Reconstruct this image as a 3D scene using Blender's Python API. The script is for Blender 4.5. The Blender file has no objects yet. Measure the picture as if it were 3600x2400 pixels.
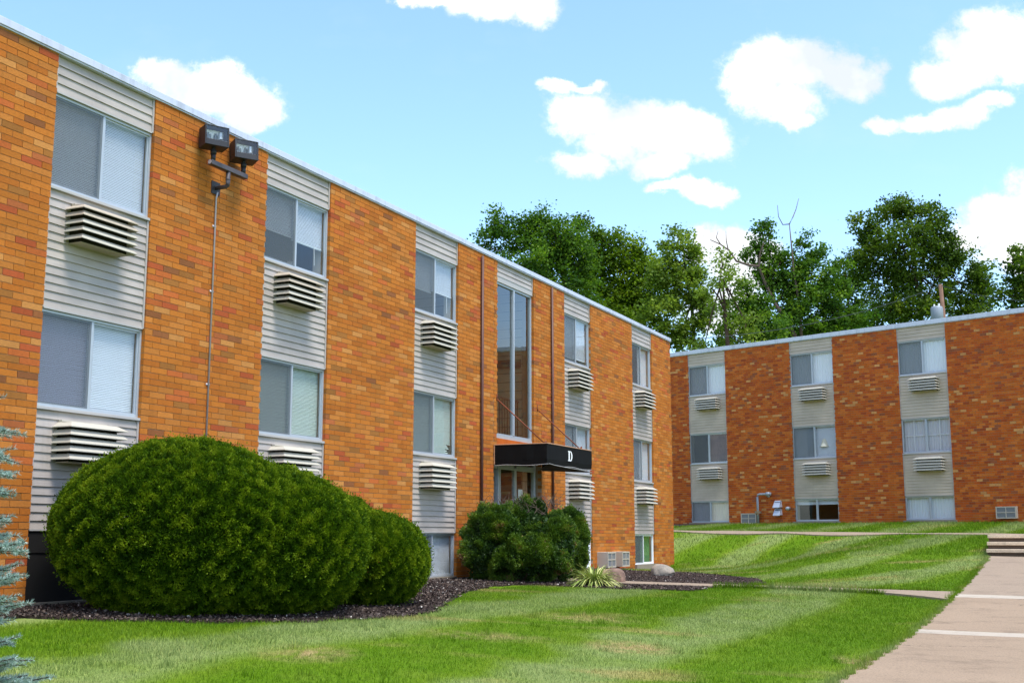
import bpy, math, random
import numpy as np
from mathutils import Vector, Matrix
random.seed(7); RNG=np.random.default_rng(7)
SC=bpy.context.scene; COL=SC.collection
PI=math.pi
# ------------------------------------------------------------------ camera
F,PITCH=4232.9,0.1605
cam=bpy.data.cameras.new('camera'); co=bpy.data.objects.new('camera',cam); COL.objects.link(co)
cam.sensor_width=36; cam.lens=F/3600*36; cam.clip_end=3000; cam.clip_start=.1
co.rotation_euler=(PI/2+PITCH,0,0); SC.camera=co
CP,SP=math.cos(PITCH),math.sin(PITCH)
def ray(x,y):
    u=(x-1800)/F; v=(y-1200)/F
    return np.array([u,CP+v*SP,SP-v*CP])
def P(x,y,d):                       # point on the sight line of a photo pixel at world depth d
    r=ray(x,y); return r*(d/r[1])
# ------------------------------------------------------------------ frames of the two buildings
A1,O1=0.4366,np.array([-5.8509,14.7673]); A2,O2=2.3391,np.array([7.3448,49.8727])
D1=np.array([math.sin(A1),math.cos(A1)]); N1=np.array([D1[1],-D1[0]])
D2=np.array([math.sin(A2),math.cos(A2)]); N2=np.array([D2[1],-D2[0]])
R1=math.atan2(D1[1],D1[0]); R2=math.atan2(D2[1],D2[0])
def st(s,t): return O1+D1*s+N1*t
def st2(s,t): return O2+D2*s+N2*t
def to_st(xy):
    v=np.asarray(xy)[...,:2]-O1; return v@D1, v@N1
# ------------------------------------------------------------------ terrain height
_c=[]
for s in (-14,-7,0,5,10,15,20,25.8): _c.append((*st(s,0),-.84)); _c.append((*st(s,-9),-.7))
for s in (0,4,8,12,16,20): _c.append((*st(s,2.2),-.93))
_c.append((*st(25.8,2.2),-.86))
for s,z in ((-14,-1.5),(-6,-1.42),(0,-1.36),(4,-1.34),(8,-1.26),(11,-1.14),(14,-1.0),(17,-.84),(20,-.65),(22,-.51)):
    _c.append((*st(s,9.4),z)); _c.append((*st(s,11.3),z-.01))
for s,z in ((0,-1.16),(4,-1.15),(8,-1.1),(12,-1.0),(14,-.98),(17,-.9),(20,-.72),(23,-.4)): _c.append((*st(s,6),z))
for s in (-4,3,10,17,25): _c.append((*st2(s,0),.5))
for s,z in ((0,.22),(3.6,.19),(8,.13),(12,.09),(15.8,.05),(20,.03),(25,.03)):
    _c.append((*st2(s,6),z-.03)); _c.append((*st2(s,4.7),z-.02))
for s in (0,8,18): _c.append((*st2(s,-12),.8))
for x,y,z in ((25,10,-1.3),(40,30,0),(60,60,1),(0,90,1.4),(40,90,1.4),(-50,90,1.2),(-60,30,-.6),(-40,-20,-1.6),(0,-20,-1.7),(50,-20,-1.6),(0,0,-1.6),(80,120,1.5),(-30,60,.5),(-80,120,1.5),(-8,6,-1.38)): _c.append((x,y,z))
_c=np.array(_c)
def _U(r2): return np.where(r2>1e-9,r2*np.log(np.maximum(r2,1e-9)),0)
_n=len(_c); _K=_U(((_c[:,None,:2]-_c[None,:,:2])**2).sum(-1))+np.eye(_n)*.8
_Pm=np.c_[np.ones(_n),_c[:,:2]]; _M=np.block([[_K,_Pm],[_Pm.T,np.zeros((3,3))]])
_w=np.linalg.solve(_M,np.r_[_c[:,2],0,0,0])
def H(x,y):
    x=np.asarray(x,float); y=np.asarray(y,float); sh=x.shape; q=np.c_[x.ravel(),y.ravel()]; out=np.empty(len(q))
    for i in range(0,len(q),20000):
        p=q[i:i+20000]; out[i:i+20000]=_U(((p[:,None]-_c[None,:,:2])**2).sum(-1))@_w[:_n]+np.c_[np.ones(len(p)),p]@_w[_n:]
    d=np.hypot(q[:,0],q[:,1]-30); k=np.clip((d-75)/60,0,1)
    return (np.clip(out,-1.9,1.7)*(1-k)+1.2*k).reshape(sh)
def ghit(x,y,dmax=70):
    r=ray(x,y); r=r/r[1]; d=np.arange(5,dmax,.03); z=H(r[0]*d,d); k=np.argmax(r[2]*d<z); return r*d[k]
def gst(x,y): return to_st(ghit(x,y))
# ------------------------------------------------------------------ mesh helpers
def link(o,parent=None):
    COL.objects.link(o)
    if parent is not None: o.parent=parent
    return o
def tag(o,label=None,cat=None,group=None,kind=None):
    for k,v in (('label',label),('category',cat),('group',group),('kind',kind)):
        if v: o[k]=v
    return o
def empty(name,loc,rz=0): 
    o=bpy.data.objects.new(name,None); o.location=loc; o.rotation_euler=(0,0,rz); o.empty_display_size=.2; return link(o)
def npmesh(name,V,Fc,mat,parent=None,rnd=None,col=None,smooth=False):
    V=np.asarray(V,np.float32).reshape(-1,3); Fc=np.asarray(Fc,np.int32); k=Fc.shape[1]; n=len(Fc)
    me=bpy.data.meshes.new(name); me.vertices.add(len(V)); me.vertices.foreach_set('co',V.ravel())
    me.loops.add(n*k); me.loops.foreach_set('vertex_index',Fc.ravel())
    me.polygons.add(n); me.polygons.foreach_set('loop_start',np.arange(0,n*k,k,dtype=np.int32))
    me.update(calc_edges=True)
    if rnd is not None:
        a=me.attributes.new('rnd','FLOAT','FACE'); a.data.foreach_set('value',np.asarray(rnd,np.float32))
    if col is not None:
        a=me.attributes.new('tint','FLOAT_COLOR','FACE'); a.data.foreach_set('color',np.c_[col,np.ones(n)].astype(np.float32).ravel())
    me.materials.append(mat); me.validate()
    if smooth: me.shade_smooth()
    else: me.shade_flat()
    return link(bpy.data.objects.new(name,me),parent)
class MB:
    def __init__(s): s.v=[];s.f=[]
    def box(s,x0,x1,y0,y1,z0,z1,M=None):
        b=len(s.v); p=[(x,y,z) for z in (z0,z1) for y in (y0,y1) for x in (x0,x1)]
        if M is not None: p=[tuple(M@Vector(q)) for q in p]
        s.v+=p; s.f+=[tuple(b+i for i in q) for q in ((0,2,3,1),(4,5,7,6),(0,1,5,4),(2,6,7,3),(0,4,6,2),(1,3,7,5))]; return s
    def quad(s,*p):
        b=len(s.v); s.v+=[tuple(q) for q in p]; s.f.append(tuple(range(b,b+len(p)))); return s
    def tube(s,pts,r,n=10,cap=True):
        pts=[Vector(p) for p in pts]; rs=r if isinstance(r,(list,tuple)) else [r]*len(pts); b=len(s.v)
        for i,p in enumerate(pts):
            d=(pts[min(i+1,len(pts)-1)]-pts[max(i-1,0)]).normalized(); a=Vector((0,0,1)) if abs(d.z)<.9 else Vector((1,0,0))
            u=d.cross(a).normalized(); w=d.cross(u)
            for k in range(n): t=2*PI*k/n; s.v.append(tuple(p+(u*math.cos(t)+w*math.sin(t))*rs[i]))
        for i in range(len(pts)-1):
            for k in range(n): a0=b+i*n+k; a1=b+i*n+(k+1)%n; s.f.append((a0,a1,a1+n,a0+n))
        if cap: s.f.append(tuple(b+k for k in range(n-1,-1,-1))); e=b+(len(pts)-1)*n; s.f.append(tuple(e+k for k in range(n)))
        return s
    def sheet(s,rows):
        b=len(s.v); m=len(rows[0])
        for r in rows: s.v+=[tuple(p) for p in r]
        for i in range(len(rows)-1):
            for j in range(m-1): a=b+i*m+j; s.f.append((a,a+1,a+m+1,a+m))
        return s
    def build(s,name,mat,parent=None,smooth=False,bevel=0):
        me=bpy.data.meshes.new(name); me.from_pydata(s.v,[],s.f); me.materials.append(mat)
        if smooth:
            for p in me.polygons: p.use_smooth=True
        o=link(bpy.data.objects.new(name,me),parent)
        if bevel:
            m=o.modifiers.new('bevel','BEVEL'); m.width=bevel; m.segments=2; m.limit_method='ANGLE'
        return o
# ------------------------------------------------------------------ material helpers
def lin(c): return tuple(((v/255+.055)/1.055)**2.4 if v>10 else v/255/12.92 for v in c)
class NT:
    def __init__(s,name):
        s.m=bpy.data.materials.new(name); s.m.use_nodes=True; s.t=s.m.node_tree; s.t.nodes.clear(); s.out=s.n('ShaderNodeOutputMaterial')
    def n(s,ty,**kw):
        o=s.t.nodes.new(ty)
        for k,v in kw.items():
            if k in o.inputs.keys() if isinstance(k,str) else False: s.set(o,k,v)
            else: setattr(o,k,v)
        return o
    def set(s,o,k,v):
        if isinstance(v,bpy.types.NodeSocket): s.t.links.new(v,o.inputs[k])
        else: o.inputs[k].default_value=v
    def math(s,op,a,b=None,c=None,clamp=False):
        o=s.t.nodes.new('ShaderNodeMath'); o.operation=op; o.use_clamp=clamp
        for i,v in enumerate((a,b,c)):
            if v is not None: s.set(o,i,v)
        return o.outputs[0]
    def noise(s,vec,scale,detail=3,rough=.55,out='Fac'):
        o=s.t.nodes.new('ShaderNodeTexNoise'); s.set(o,'Scale',scale); s.set(o,'Detail',detail); s.set(o,'Roughness',rough)
        if vec is not None: s.set(o,'Vector',vec)
        return o.outputs[out]
    def ramp(s,fac,stops):
        o=s.t.nodes.new('ShaderNodeValToRGB'); s.set(o,0,fac); e=o.color_ramp.elements
        while len(e)<len(stops): e.new(.5)
        for i,(p,c) in enumerate(stops): e[i].position=p; e[i].color=(*c,1) if len(c)==3 else c
        return o.outputs[0]
    def mix(s,fac,a,b,blend='MIX'):
        o=s.t.nodes.new('ShaderNodeMix'); o.data_type='RGBA'; o.blend_type=blend
        s.set(o,0,fac)
        for i,v in ((6,a),(7,b)):
            if isinstance(v,(tuple,list)) and len(v)==3: v=(*v,1)
            s.set(o,i,v)
        return o.outputs[2]
    def bsdf(s,base,rough=.7,spec=.3,metal=0,normal=None):
        o=s.t.nodes.new('ShaderNodeBsdfPrincipled')
        if isinstance(base,tuple) and len(base)==3: base=(*base,1)
        s.set(o,'Base Color',base); s.set(o,'Roughness',rough); s.set(o,'Specular IOR Level',spec); s.set(o,'Metallic',metal)
        if normal is not None: s.set(o,'Normal',normal)
        return o.outputs[0]
    def bump(s,h,strength=.3,dist=.01):
        o=s.t.nodes.new('ShaderNodeBump'); s.set(o,'Height',h); s.set(o,'Strength',strength); s.set(o,'Distance',dist); return o.outputs[0]
    def obj(s): return s.t.nodes.new('ShaderNodeTexCoord').outputs['Object']
    def pos(s): return s.t.nodes.new('ShaderNodeNewGeometry').outputs['Position']
    def attr(s,name,out='Fac'):
        o=s.t.nodes.new('ShaderNodeAttribute'); o.attribute_name=name; return o.outputs[out]
    def scale(s,vec,v):
        o=s.t.nodes.new('ShaderNodeVectorMath'); o.operation='MULTIPLY'; s.set(o,0,vec); o.inputs[1].default_value=v; return o.outputs[0]
    def done(s,sh): s.t.links.new(sh,s.out.inputs[0]); return s.m
def plain(name,col,rough=.6,spec=.3,metal=0,var=.12,scale=6,bump=0):
    n=NT(name); p=n.obj(); f=n.noise(p,scale,4)
    c=n.mix(f,tuple(v*(1-var) for v in col),tuple(min(1,v*(1+var)) for v in col))
    return n.done(n.bsdf(c,rough,spec,metal,n.bump(n.noise(p,scale*12,3),bump,.004) if bump else None))
M={}
def brick_mat(name):
    n=NT(name); p=n.obj(); c=n.attr('tint','Color')
    f=n.noise(n.scale(p,(14,14,60)),1.6,4,.7); g=n.noise(p,.35,3); 
    c=n.mix(.75,c,n.ramp(f,[(.25,(.5,.5,.5)),(.5,(1,1,1)),(.75,(1.32,1.32,1.32))]),'MULTIPLY')
    c=n.mix(.35,c,n.ramp(g,[(.3,(.82,.8,.78)),(.7,(1.08,1.08,1.08))]),'MULTIPLY')
    h=n.noise(n.scale(p,(5,5,.28)),1.3,5,.6); c=n.mix(.5,c,n.ramp(h,[(.42,(1.06,1.06,1.06)),(.62,(.95,.94,.93)),(.75,(.72,.69,.66))]),'MULTIPLY')
    b=n.bump(n.noise(n.scale(p,(22,22,95)),1.7,4,.75),.55,.006)
    return n.done(n.bsdf(c,.85,.18,0,b))
M['brick']=brick_mat('brick')
M['mortar']=plain('mortar',(.36,.25,.17),.95,.1,var=.25,scale=9,bump=.4)
def siding_mat(ca=(157,148,142),cb=(181,171,164),name='vinyl siding'):
    n=NT(name); p=n.obj(); f=n.noise(n.scale(p,(1,1,2.2)),1.1,5,.6)
    c=n.mix(n.ramp(f,[(.35,(0,0,0)),(.7,(1,1,1))]),lin(ca),lin(cb))
    s=n.noise(n.scale(p,(9,9,.5)),1.5,4,.6); c=n.mix(n.math('MULTIPLY',n.ramp(s,[(.55,(0,0,0)),(.8,(1,1,1))]),.18),c,lin((120,108,95)))
    return n.done(n.bsdf(c,.45,.35,0,n.bump(n.noise(n.scale(p,(2,2,14)),2,3),.25,.01)))
M['siding']=siding_mat(); M['siding2']=siding_mat((176,160,144),(196,179,161),'vinyl siding warmed for shade')  # second copy: same siding, colour warmed to offset the blue shade on building two
M['trim']=plain('painted trim',lin((172,168,166)),.45,.4,var=.06)
M['whiteframe']=plain('white vinyl',lin((232,234,238)),.4,.4,var=.03)
M['alu']=plain('window aluminium',lin((176,182,190)),.38,.5,.3,var=.06)
def fascia_mat():
    n=NT('fascia metal'); p=n.obj(); s=n.noise(n.scale(p,(3.2,3.2,.35)),1.6,5,.65)
    c=n.mix(n.ramp(s,[(.5,(0,0,0)),(.72,(.55,.55,.55))]),lin((196,200,214)),lin((150,152,162)))
    return n.done(n.bsdf(c,.35,.45,.15))
M['fascia']=fascia_mat()
M['hood']=plain('hood enamel',lin((184,177,163)),.5,.35,var=.1,scale=9)
M['hoodrust']=plain('hood enamel worn',lin((176,163,146)),.6,.3,var=.24,scale=14)
M['hoodbox']=plain('shaded sleeve',(.025,.024,.022),.8,.1)  # shade of the louver gaps put into a near-black sleeve colour
M['dark']=plain('dark recess',(.02,.02,.02),.8,.1)
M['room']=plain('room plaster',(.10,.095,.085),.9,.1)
M['jamb']=plain('beige jamb',lin((186,178,160)),.7,.2,var=.05)
M['blind']=plain('blind slats',lin((225,230,236)),.5,.3,var=.03)
M['blindlav']=plain('lavender blind slats',lin((208,208,236)),.5,.3,var=.03)
M['blindgreen']=plain('pale green blind slats',lin((206,220,210)),.5,.3,var=.03)
M['curtain']=plain('white curtain',lin((224,222,226)),.85,.1,var=.05,scale=3)
M['curtaindark']=plain('dark curtain',lin((70,62,74)),.85,.1,var=.2,scale=5)
M['black']=plain('black awning fabric',(.0045,.0045,.005),.75,.18,var=.4,scale=5,bump=.2)
M['white']=plain('white paint',(.85,.85,.85),.5,.3,var=.02)
M['rust']=plain('rusty rod',lin((120,62,38)),.7,.3,var=.3,scale=30)
M['rustpanel']=plain('stained orange panel',lin((190,92,20)),.7,.3,var=.35,scale=4)
M['brownpipe']=plain('brown pipe',lin((92,60,52)),.5,.35,var=.15)
M['greypipe']=plain('grey conduit',lin((176,170,176)),.4,.5,.2,var=.1)
M['galv']=plain('galvanised pipe',lin((150,155,165)),.45,.5,.3,var=.15,scale=12)
M['bronze']=plain('bronze lamp housing',lin((40,40,46)),.5,.4,var=.15)
M['bronzelight']=plain('weathered bronze arm',lin((78,72,78)),.55,.4,var=.15)
M['reflector']=plain('lamp reflector',(.62,.66,.66),.3,.5,.45,var=.55,scale=22)
M['concrete']=plain('concrete',lin((140,129,116)),.9,.15,var=.16,scale=4,bump=.3)
M['block']=None
def block_mat():
    n=NT('painted block'); p=n.obj(); o=n.t.nodes.new('ShaderNodeTexBrick')
    r=n.t.nodes.new('ShaderNodeMapping'); r.inputs['Rotation'].default_value=(PI/2,0,0); n.set(r,0,p); n.set(o,'Vector',r.outputs[0])
    n.set(o,'Scale',1); o.inputs['Brick Width'].default_value=.43; o.inputs['Row Height'].default_value=.215; o.inputs['Mortar Size'].default_value=.008
    o.inputs['Color1'].default_value=(*lin((168,150,128)),1); o.inputs['Color2'].default_value=(*lin((160,143,122)),1); o.inputs['Mortar'].default_value=(*lin((105,92,78)),1)
    return n.done(n.bsdf(o.outputs[0],.8,.2))
M['block']=block_mat()
def glass_mat(name='window glass',tint=(.93,.945,.955),k=2.0):
    n=NT(name); b=n.bump(n.noise(n.obj(),1.4,2),.06,.02)
    lw=n.t.nodes.new('ShaderNodeLayerWeight'); lw.inputs[0].default_value=.5; fc=n.math('MULTIPLY_ADD',n.math('POWER',lw.outputs['Facing'],5),.96,.045)
    t=n.t.nodes.new('ShaderNodeBsdfTransparent'); t.inputs[0].default_value=(*tint,1)
    g=n.t.nodes.new('ShaderNodeBsdfGlossy'); g.inputs['Roughness'].default_value=.015; n.set(g,'Normal',b)
    m=n.t.nodes.new('ShaderNodeMixShader'); n.set(m,0,n.math('MULTIPLY',fc,k,clamp=True)); n.set(m,1,t.outputs[0]); n.set(m,2,g.outputs[0])
    return n.done(m.outputs[0])
M['glass']=glass_mat(); M['glassgreen']=glass_mat('stair glass',(.70,.78,.74),2.2)
def screen_mat():
    n=NT('insect screen'); t=n.t.nodes.new('ShaderNodeBsdfTransparent'); d=n.t.nodes.new('ShaderNodeBsdfDiffuse'); d.inputs[0].default_value=(.13,.15,.17,1)
    m=n.t.nodes.new('ShaderNodeMixShader'); m.inputs[0].default_value=.52; n.set(m,1,t.outputs[0]); n.set(m,2,d.outputs[0]); return n.done(m.outputs[0])
M['screen']=screen_mat()
def sheer_mat():
    n=NT('sheer curtain'); t=n.t.nodes.new('ShaderNodeBsdfTransparent'); d=n.t.nodes.new('ShaderNodeBsdfDiffuse'); d.inputs[0].default_value=(.78,.76,.82,1)
    m=n.t.nodes.new('ShaderNodeMixShader'); m.inputs[0].default_value=.8; n.set(m,1,t.outputs[0]); n.set(m,2,d.outputs[0]); return n.done(m.outputs[0])
M['sheer']=sheer_mat()
STRIPE=dict(dx=.36,dy=.933,w=1.9,ph=0.0)
def grass_color(n,p):
    # mown stripes across the slope, patchy tone and a few dry spots, all fixed to the ground
    def lcomb(D): 
        o=n.t.nodes.new('ShaderNodeVectorMath'); o.operation='DOT_PRODUCT'; n.set(o,0,p); o.inputs[1].default_value=(D[0],D[1],0); return n.math('SUBTRACT',o.outputs['Value'],float(O1@D))
    t=lcomb(N1); sx=n.math('MAXIMUM',n.math('SUBTRACT',lcomb(D1),14.0),0.0)
    d=n.math('ADD',n.math('MULTIPLY_ADD',sx,-.33,t),n.math('MULTIPLY',n.noise(p,.45,2),1.1))
    s=n.math('MULTIPLY',n.math('SINE',n.math('MULTIPLY_ADD',d,2*PI/3.1,PI/2-2*PI/3.1*(7.55))),1.5); s=n.math('MINIMUM',n.math('MAXIMUM',s,-1.0),1.0)
    k=n.math('MULTIPLY_ADD',s,.35,n.math('MULTIPLY_ADD',n.noise(p,.9,4),.9,.04))
    c=n.ramp(k,[(.1,(.100,.200,.003)),(.45,(.142,.235,.010)),(.9,(.235,.300,.095))])
    f=n.noise(p,2.6,4,.6); c=n.mix(n.ramp(f,[(.5,(0,0,0)),(.85,(.4,.4,.4))]),c,(.20,.26,.035))
    q=n.noise(n.scale(p,(.55,1.4,1)),.62,3,.5); c=n.mix(n.ramp(q,[(.60,(0,0,0)),(.70,(.65,.65,.65))]),c,(.36,.29,.11))
    for (px_,py_,rx_,ry_,am) in ((2210,2276,.62,.75,.75),(2030,2172,1.1,.8,.45),(1080,2295,.6,.7,.5),(1700,2235,1.1,.6,.35),(3010,2330,.22,.8,.6),(2960,1935,1.6,.9,.35)):
        g_=ghit(px_,py_); o=n.t.nodes.new('ShaderNodeVectorMath'); o.operation='SUBTRACT'; n.set(o,0,p); o.inputs[1].default_value=tuple(g_)
        o2=n.t.nodes.new('ShaderNodeVectorMath'); o2.operation='LENGTH'; n.set(o2,0,n.scale(o.outputs[0],(1/rx_,1/ry_,0)))
        q=n.math('MULTIPLY',n.math('SUBTRACT',1.0,o2.outputs['Value'],clamp=True),n.ramp(n.noise(p,5,4,.7),[(.38,(0,0,0)),(.6,(2.2,2.2,2.2))])); c=n.mix(n.math('MULTIPLY',q,am,clamp=True),c,(.42,.32,.15))
    return c
def lawn_mat():
    n=NT('lawn soil and turf'); p=n.pos(); c=grass_color(n,p)
    f=n.noise(p,38,3,.7); c=n.mix(1,c,n.ramp(f,[(.3,(.55,.55,.5)),(.65,(1.15,1.15,1.1))]),'MULTIPLY')
    return n.done(n.bsdf(c,.9,.1,0,n.bump(n.noise(p,55,4,.75),.7,.03)))
def blade_mat():
    n=NT('grass blades'); p=n.pos(); c=grass_color(n,p); r=n.attr('rnd')
    c=n.mix(1,c,n.ramp(r,[(0,(.7,.75,.7)),(.6,(1.1,1.1,1.1)),(.93,(1.35,1.3,1.3)),(1,(2.2,1.7,2.0))]),'MULTIPLY')
    d=n.bsdf(c,.6,.2); t=n.t.nodes.new('ShaderNodeBsdfTranslucent'); n.set(t,0,c)
    m=n.t.nodes.new('ShaderNodeMixShader'); m.inputs[0].default_value=.3; n.set(m,1,d); n.set(m,2,t.outputs[0]); return n.done(m.outputs[0])
M['lawn']=lawn_mat(); M['blade']=blade_mat()
def leaf_mat(name,stops,tr=.3,rough=.5,tcol=None,spec=.3):
    n=NT(name); r=n.attr('rnd'); c=n.ramp(r,stops)
    d=n.bsdf(c,rough,spec); t=n.t.nodes.new('ShaderNodeBsdfTranslucent'); n.set(t,0,n.mix(1,c,tcol or (1.2,1.25,.6),'MULTIPLY'))
    m=n.t.nodes.new('ShaderNodeMixShader'); m.inputs[0].default_value=tr; n.set(m,1,d); n.set(m,2,t.outputs[0]); return n.done(m.outputs[0])
def mulch_mat(name,a,b,w):
    n=NT(name); p=n.pos(); f=n.noise(p,26,4,.75); c=n.ramp(f,[(.3,a),(.62,b),(.74,b),(.80,w)])
    return n.done(n.bsdf(c,.95,.1,0,n.bump(n.noise(p,30,4,.8),1,.05)))
M['mulch']=mulch_mat('mulch',(.020,.014,.013),(.075,.052,.044),(.16,.13,.115))
def chip_mat():
    n=NT('mulch chips'); return n.done(n.bsdf(n.ramp(n.attr('rnd'),[(0,(.018,.012,.011)),(.5,(.066,.050,.045)),(.82,(.115,.088,.075)),(.95,(.17,.12,.09)),(1,(.5,.46,.42))]),.9,.1))
M['chip']=chip_mat()
def path_mat(name,a,b,dots=.5):
    n=NT(name); p=n.pos(); g=n.noise(p,.7,4,.6); c=n.mix(g,a,b)
    f=n.noise(p,48,3,.8); c=n.mix(dots,c,n.ramp(f,[(.34,(.45,.44,.42)),(.5,(1,1,1)),(.66,(1.4,1.35,1.3))]),'MULTIPLY')
    s=n.noise(p,1.7,5,.7); c=n.mix(n.ramp(s,[(.52,(0,0,0)),(.72,(.42,.42,.42))]),c,lin((92,80,68)))
    vo=n.t.nodes.new('ShaderNodeTexVoronoi'); vo.feature='DISTANCE_TO_EDGE'; vv=n.t.nodes.new('ShaderNodeVectorMath'); vv.operation='MULTIPLY_ADD'; n.set(vv,0,n.noise(p,2.2,5,.7,'Color')); vv.inputs[1].default_value=(.5,.5,.5); n.set(vv,2,p); n.set(vo,'Vector',vv.outputs[0]); vo.inputs['Scale'].default_value=.42
    ck=n.math('MULTIPLY',n.ramp(vo.outputs[0],[(.0,(1,1,1)),(.006,(0,0,0))]),n.ramp(n.noise(p,.9,2),[(.5,(0,0,0)),(.56,(.8,.8,.8))])); c=n.mix(ck,c,(.03,.026,.022))
    return n.done(n.bsdf(c,.92,.12,0,n.bump(f,.35,.006)))
M['path']=path_mat('aggregate paving',lin((138,120,101)),lin((158,138,117)))
M['path2']=path_mat('warm paving',lin((140,124,108)),lin((154,137,119)))
M['band']=path_mat('smooth concrete band',lin((168,156,141)),lin((178,167,152)),.2)
M['step']=path_mat('worn step concrete',lin((200,180,158)),lin((212,192,168)),.5)
M['riser']=path_mat('dark concrete riser',lin((72,62,54)),lin((102,86,74)),.6)  # darker concrete than the treads above
M['bark']=plain('bark',lin((74,60,50)),.9,.1,var=.35,scale=5,bump=.6)
M['deadwood']=plain('dead wood',lin((98,84,76)),.9,.1,var=.25,scale=5)
M['polewood']=plain('pole wood',lin((122,96,82)),.85,.1,var=.25,scale=4)
M['transformer']=plain('transformer paint',lin((140,148,158)),.4,.4,var=.05)
M['wire']=plain('wire',(.04,.05,.05),.6,.2)
M['roof']=plain('roof membrane',(.3,.3,.3),.9,.1)
def rock_mat(name,a,b,c3):
    n=NT(name); p=n.obj(); f=n.noise(p,5,5,.65); c=n.ramp(f,[(.3,a),(.5,b),(.7,c3)]); return n.done(n.bsdf(c,.85,.2,0,n.bump(n.noise(p,14,5,.7),.6,.03)))
M['rock1']=rock_mat('brown boulder',lin((92,72,64)),lin((130,106,94)),lin((172,138,120)))
M['rock2']=rock_mat('grey boulder',lin((120,112,104)),lin((150,141,130)),lin((176,158,140)))
M['acbox']=plain('air conditioner casing',lin((186,174,160)),.5,.35,var=.1)
M['acgrey']=plain('air conditioner grille',lin((120,120,124)),.5,.4,var=.15,scale=40)
M['greendrape']=plain('curtain tinted by lawn reflection',lin((96,140,104)),.8,.1,var=.2)  # lawn reflection in the low windows put into the curtain colour
M['lampshade']=plain('lampshade fabric',lin((226,216,196)),.8,.1,var=.03)
# ------------------------------------------------------------------ bricks
BH,BL=.0863,.330
PAL1=[((206,124,46),.36),((212,134,60),.22),((198,114,40),.17),((208,108,54),.08),((186,84,50),.03),((168,112,54),.05),((216,150,82),.05),((146,92,58),.02),((194,108,64),.02)]
PAL2=[((212,108,40),.33),((202,94,36),.27),((222,124,52),.19),((176,78,42),.12),((230,168,104),.05),((160,92,64),.05)]
def bricks(u0,u1,z0,z1,pal,fn,seed,depth=.10,L=BL):
    r=np.random.default_rng(seed); cols=np.array([lin(c) for c,_ in pal])*BRK; mc=(cols*np.array([x for _,x in pal])[:,None]).sum(0)/sum(x for _,x in pal); cols=cols*(1-MIXB)+mc*MIXB; w=np.array([x for _,x in pal]); w/=w.sum()
    V=[];Fc=[];C=[];g=.0045
    for k in range(math.floor(z0/BH+.01),math.ceil(z1/BH-.01)):
        za,zb=max(k*BH+g,z0),min((k+1)*BH-g,z1)
        if zb-za<.01: continue
        off=(k%2)*L/2+r.uniform(-.01,.01); j=math.floor((u0-off)/L)
        while j*L+off<u1:
            a,b=max(j*L+off+g,u0),min((j+1)*L+off-g,u1); j+=1
            if b-a<.03: continue
            y=-r.uniform(0,.0025); e=r.uniform(-.0012,.0012)
            p=[fn(x,yy,zz+e) for zz in (za,zb) for yy in (y,depth) for x in (a,b)]; n0=len(V); V+=p
            Fc+=[tuple(n0+i for i in q) for q in ((0,2,3,1),(4,5,7,6),(0,1,5,4),(0,4,6,2),(1,3,7,5))]
            c=cols[r.choice(len(cols),p=w)]*r.uniform(.88,1.12); C+=[c]*5
    return V,Fc,C
BRK=.72; MIXB=.18
def ident(x,y,z): return (x,y,z)
# ------------------------------------------------------------------ facade pieces (local frame: x along wall, -y towards the viewer)
REC=.05
SID=['siding']
def siding(par,x0,x1,z0,z1):
    m=MB(); n=max(1,round((z1-z0)/.108)); h=(z1-z0)/n; yb,yt=REC-.018,REC
    for i in range(n):
        a=z0+i*h; m.quad((x0,yb,a),(x1,yb,a),(x1,yt,a+h),(x0,yt,a+h)); m.quad((x0,yt+.004,a),(x1,yt+.004,a),(x1,yb,a),(x0,yb,a))
    o=m.build('siding_panel',M[SID[0]],par)
    t=MB(); t.box(x0-.001,x0+.026,yb-.008,yt+.02,z0-.002,z1).box(x1-.030,x1+.001,yb-.008,yt+.02,z0-.002,z1); t.box(x0+.026,x1-.030,yb-.012,yt+.02,z0-.018,z0+.004)
    t.build('corner_trim',M['trim'],o); return o
def hood(par,x0,zt,w=1.0,mat='hood',pitch=.1,n=5,o=.28,droop=0):
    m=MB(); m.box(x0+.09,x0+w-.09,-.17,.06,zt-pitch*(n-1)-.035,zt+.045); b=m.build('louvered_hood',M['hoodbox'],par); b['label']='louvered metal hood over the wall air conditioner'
    zb_=zt-pitch*(n-1)-.035; q=MB(); q.box(x0+.088,x0+w-.088,-.172,.05,zb_-.012,zb_-.001); q.build('base_plate',M['hoodrust'],b)
    for i in range(n):
        z=zt-i*pitch; q=MB(); hh=.082; ii=.055 if i else .10
        dz=(random.uniform(-.004,.004),random.uniform(-.004,.004)-(droop if i==n-1 else 0))
        def ring(ins,zz): return [(x0+ins,.045,zz+dz[0]),(x0+ins,-o+ins,zz+dz[0]),(x0+w-ins,-o+ins,zz+dz[1]),(x0+w-ins,.045,zz+dz[1])]
        lo,mid,hi=ring(0,z-.012),ring(0,z),ring(ii,z+hh*(.75 if i==0 else .72)); lo2,mid2,hi2=ring(.006,z-.012),ring(.006,z-.002),ring(ii+.006,z+hh*(.75 if i==0 else .72)-.004)
        q.sheet([lo,mid,hi]); q.sheet([hi2,mid2,lo2]); q.sheet([lo,lo2]); q.sheet([hi,hi2])
        if i==0:
            q.quad(hi[1],hi[2],(x0+w-.1,.045,hi[2][2]+.012),(x0+.1,.045,hi[1][2]+.012)); q.box(x0+.10,x0+w-.12,-.02,.04,hi[0][2]-.01,hi[0][2]+.03)
        q.build('louver',M[mat if i<2 else 'hood'],b)
    return b
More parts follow.
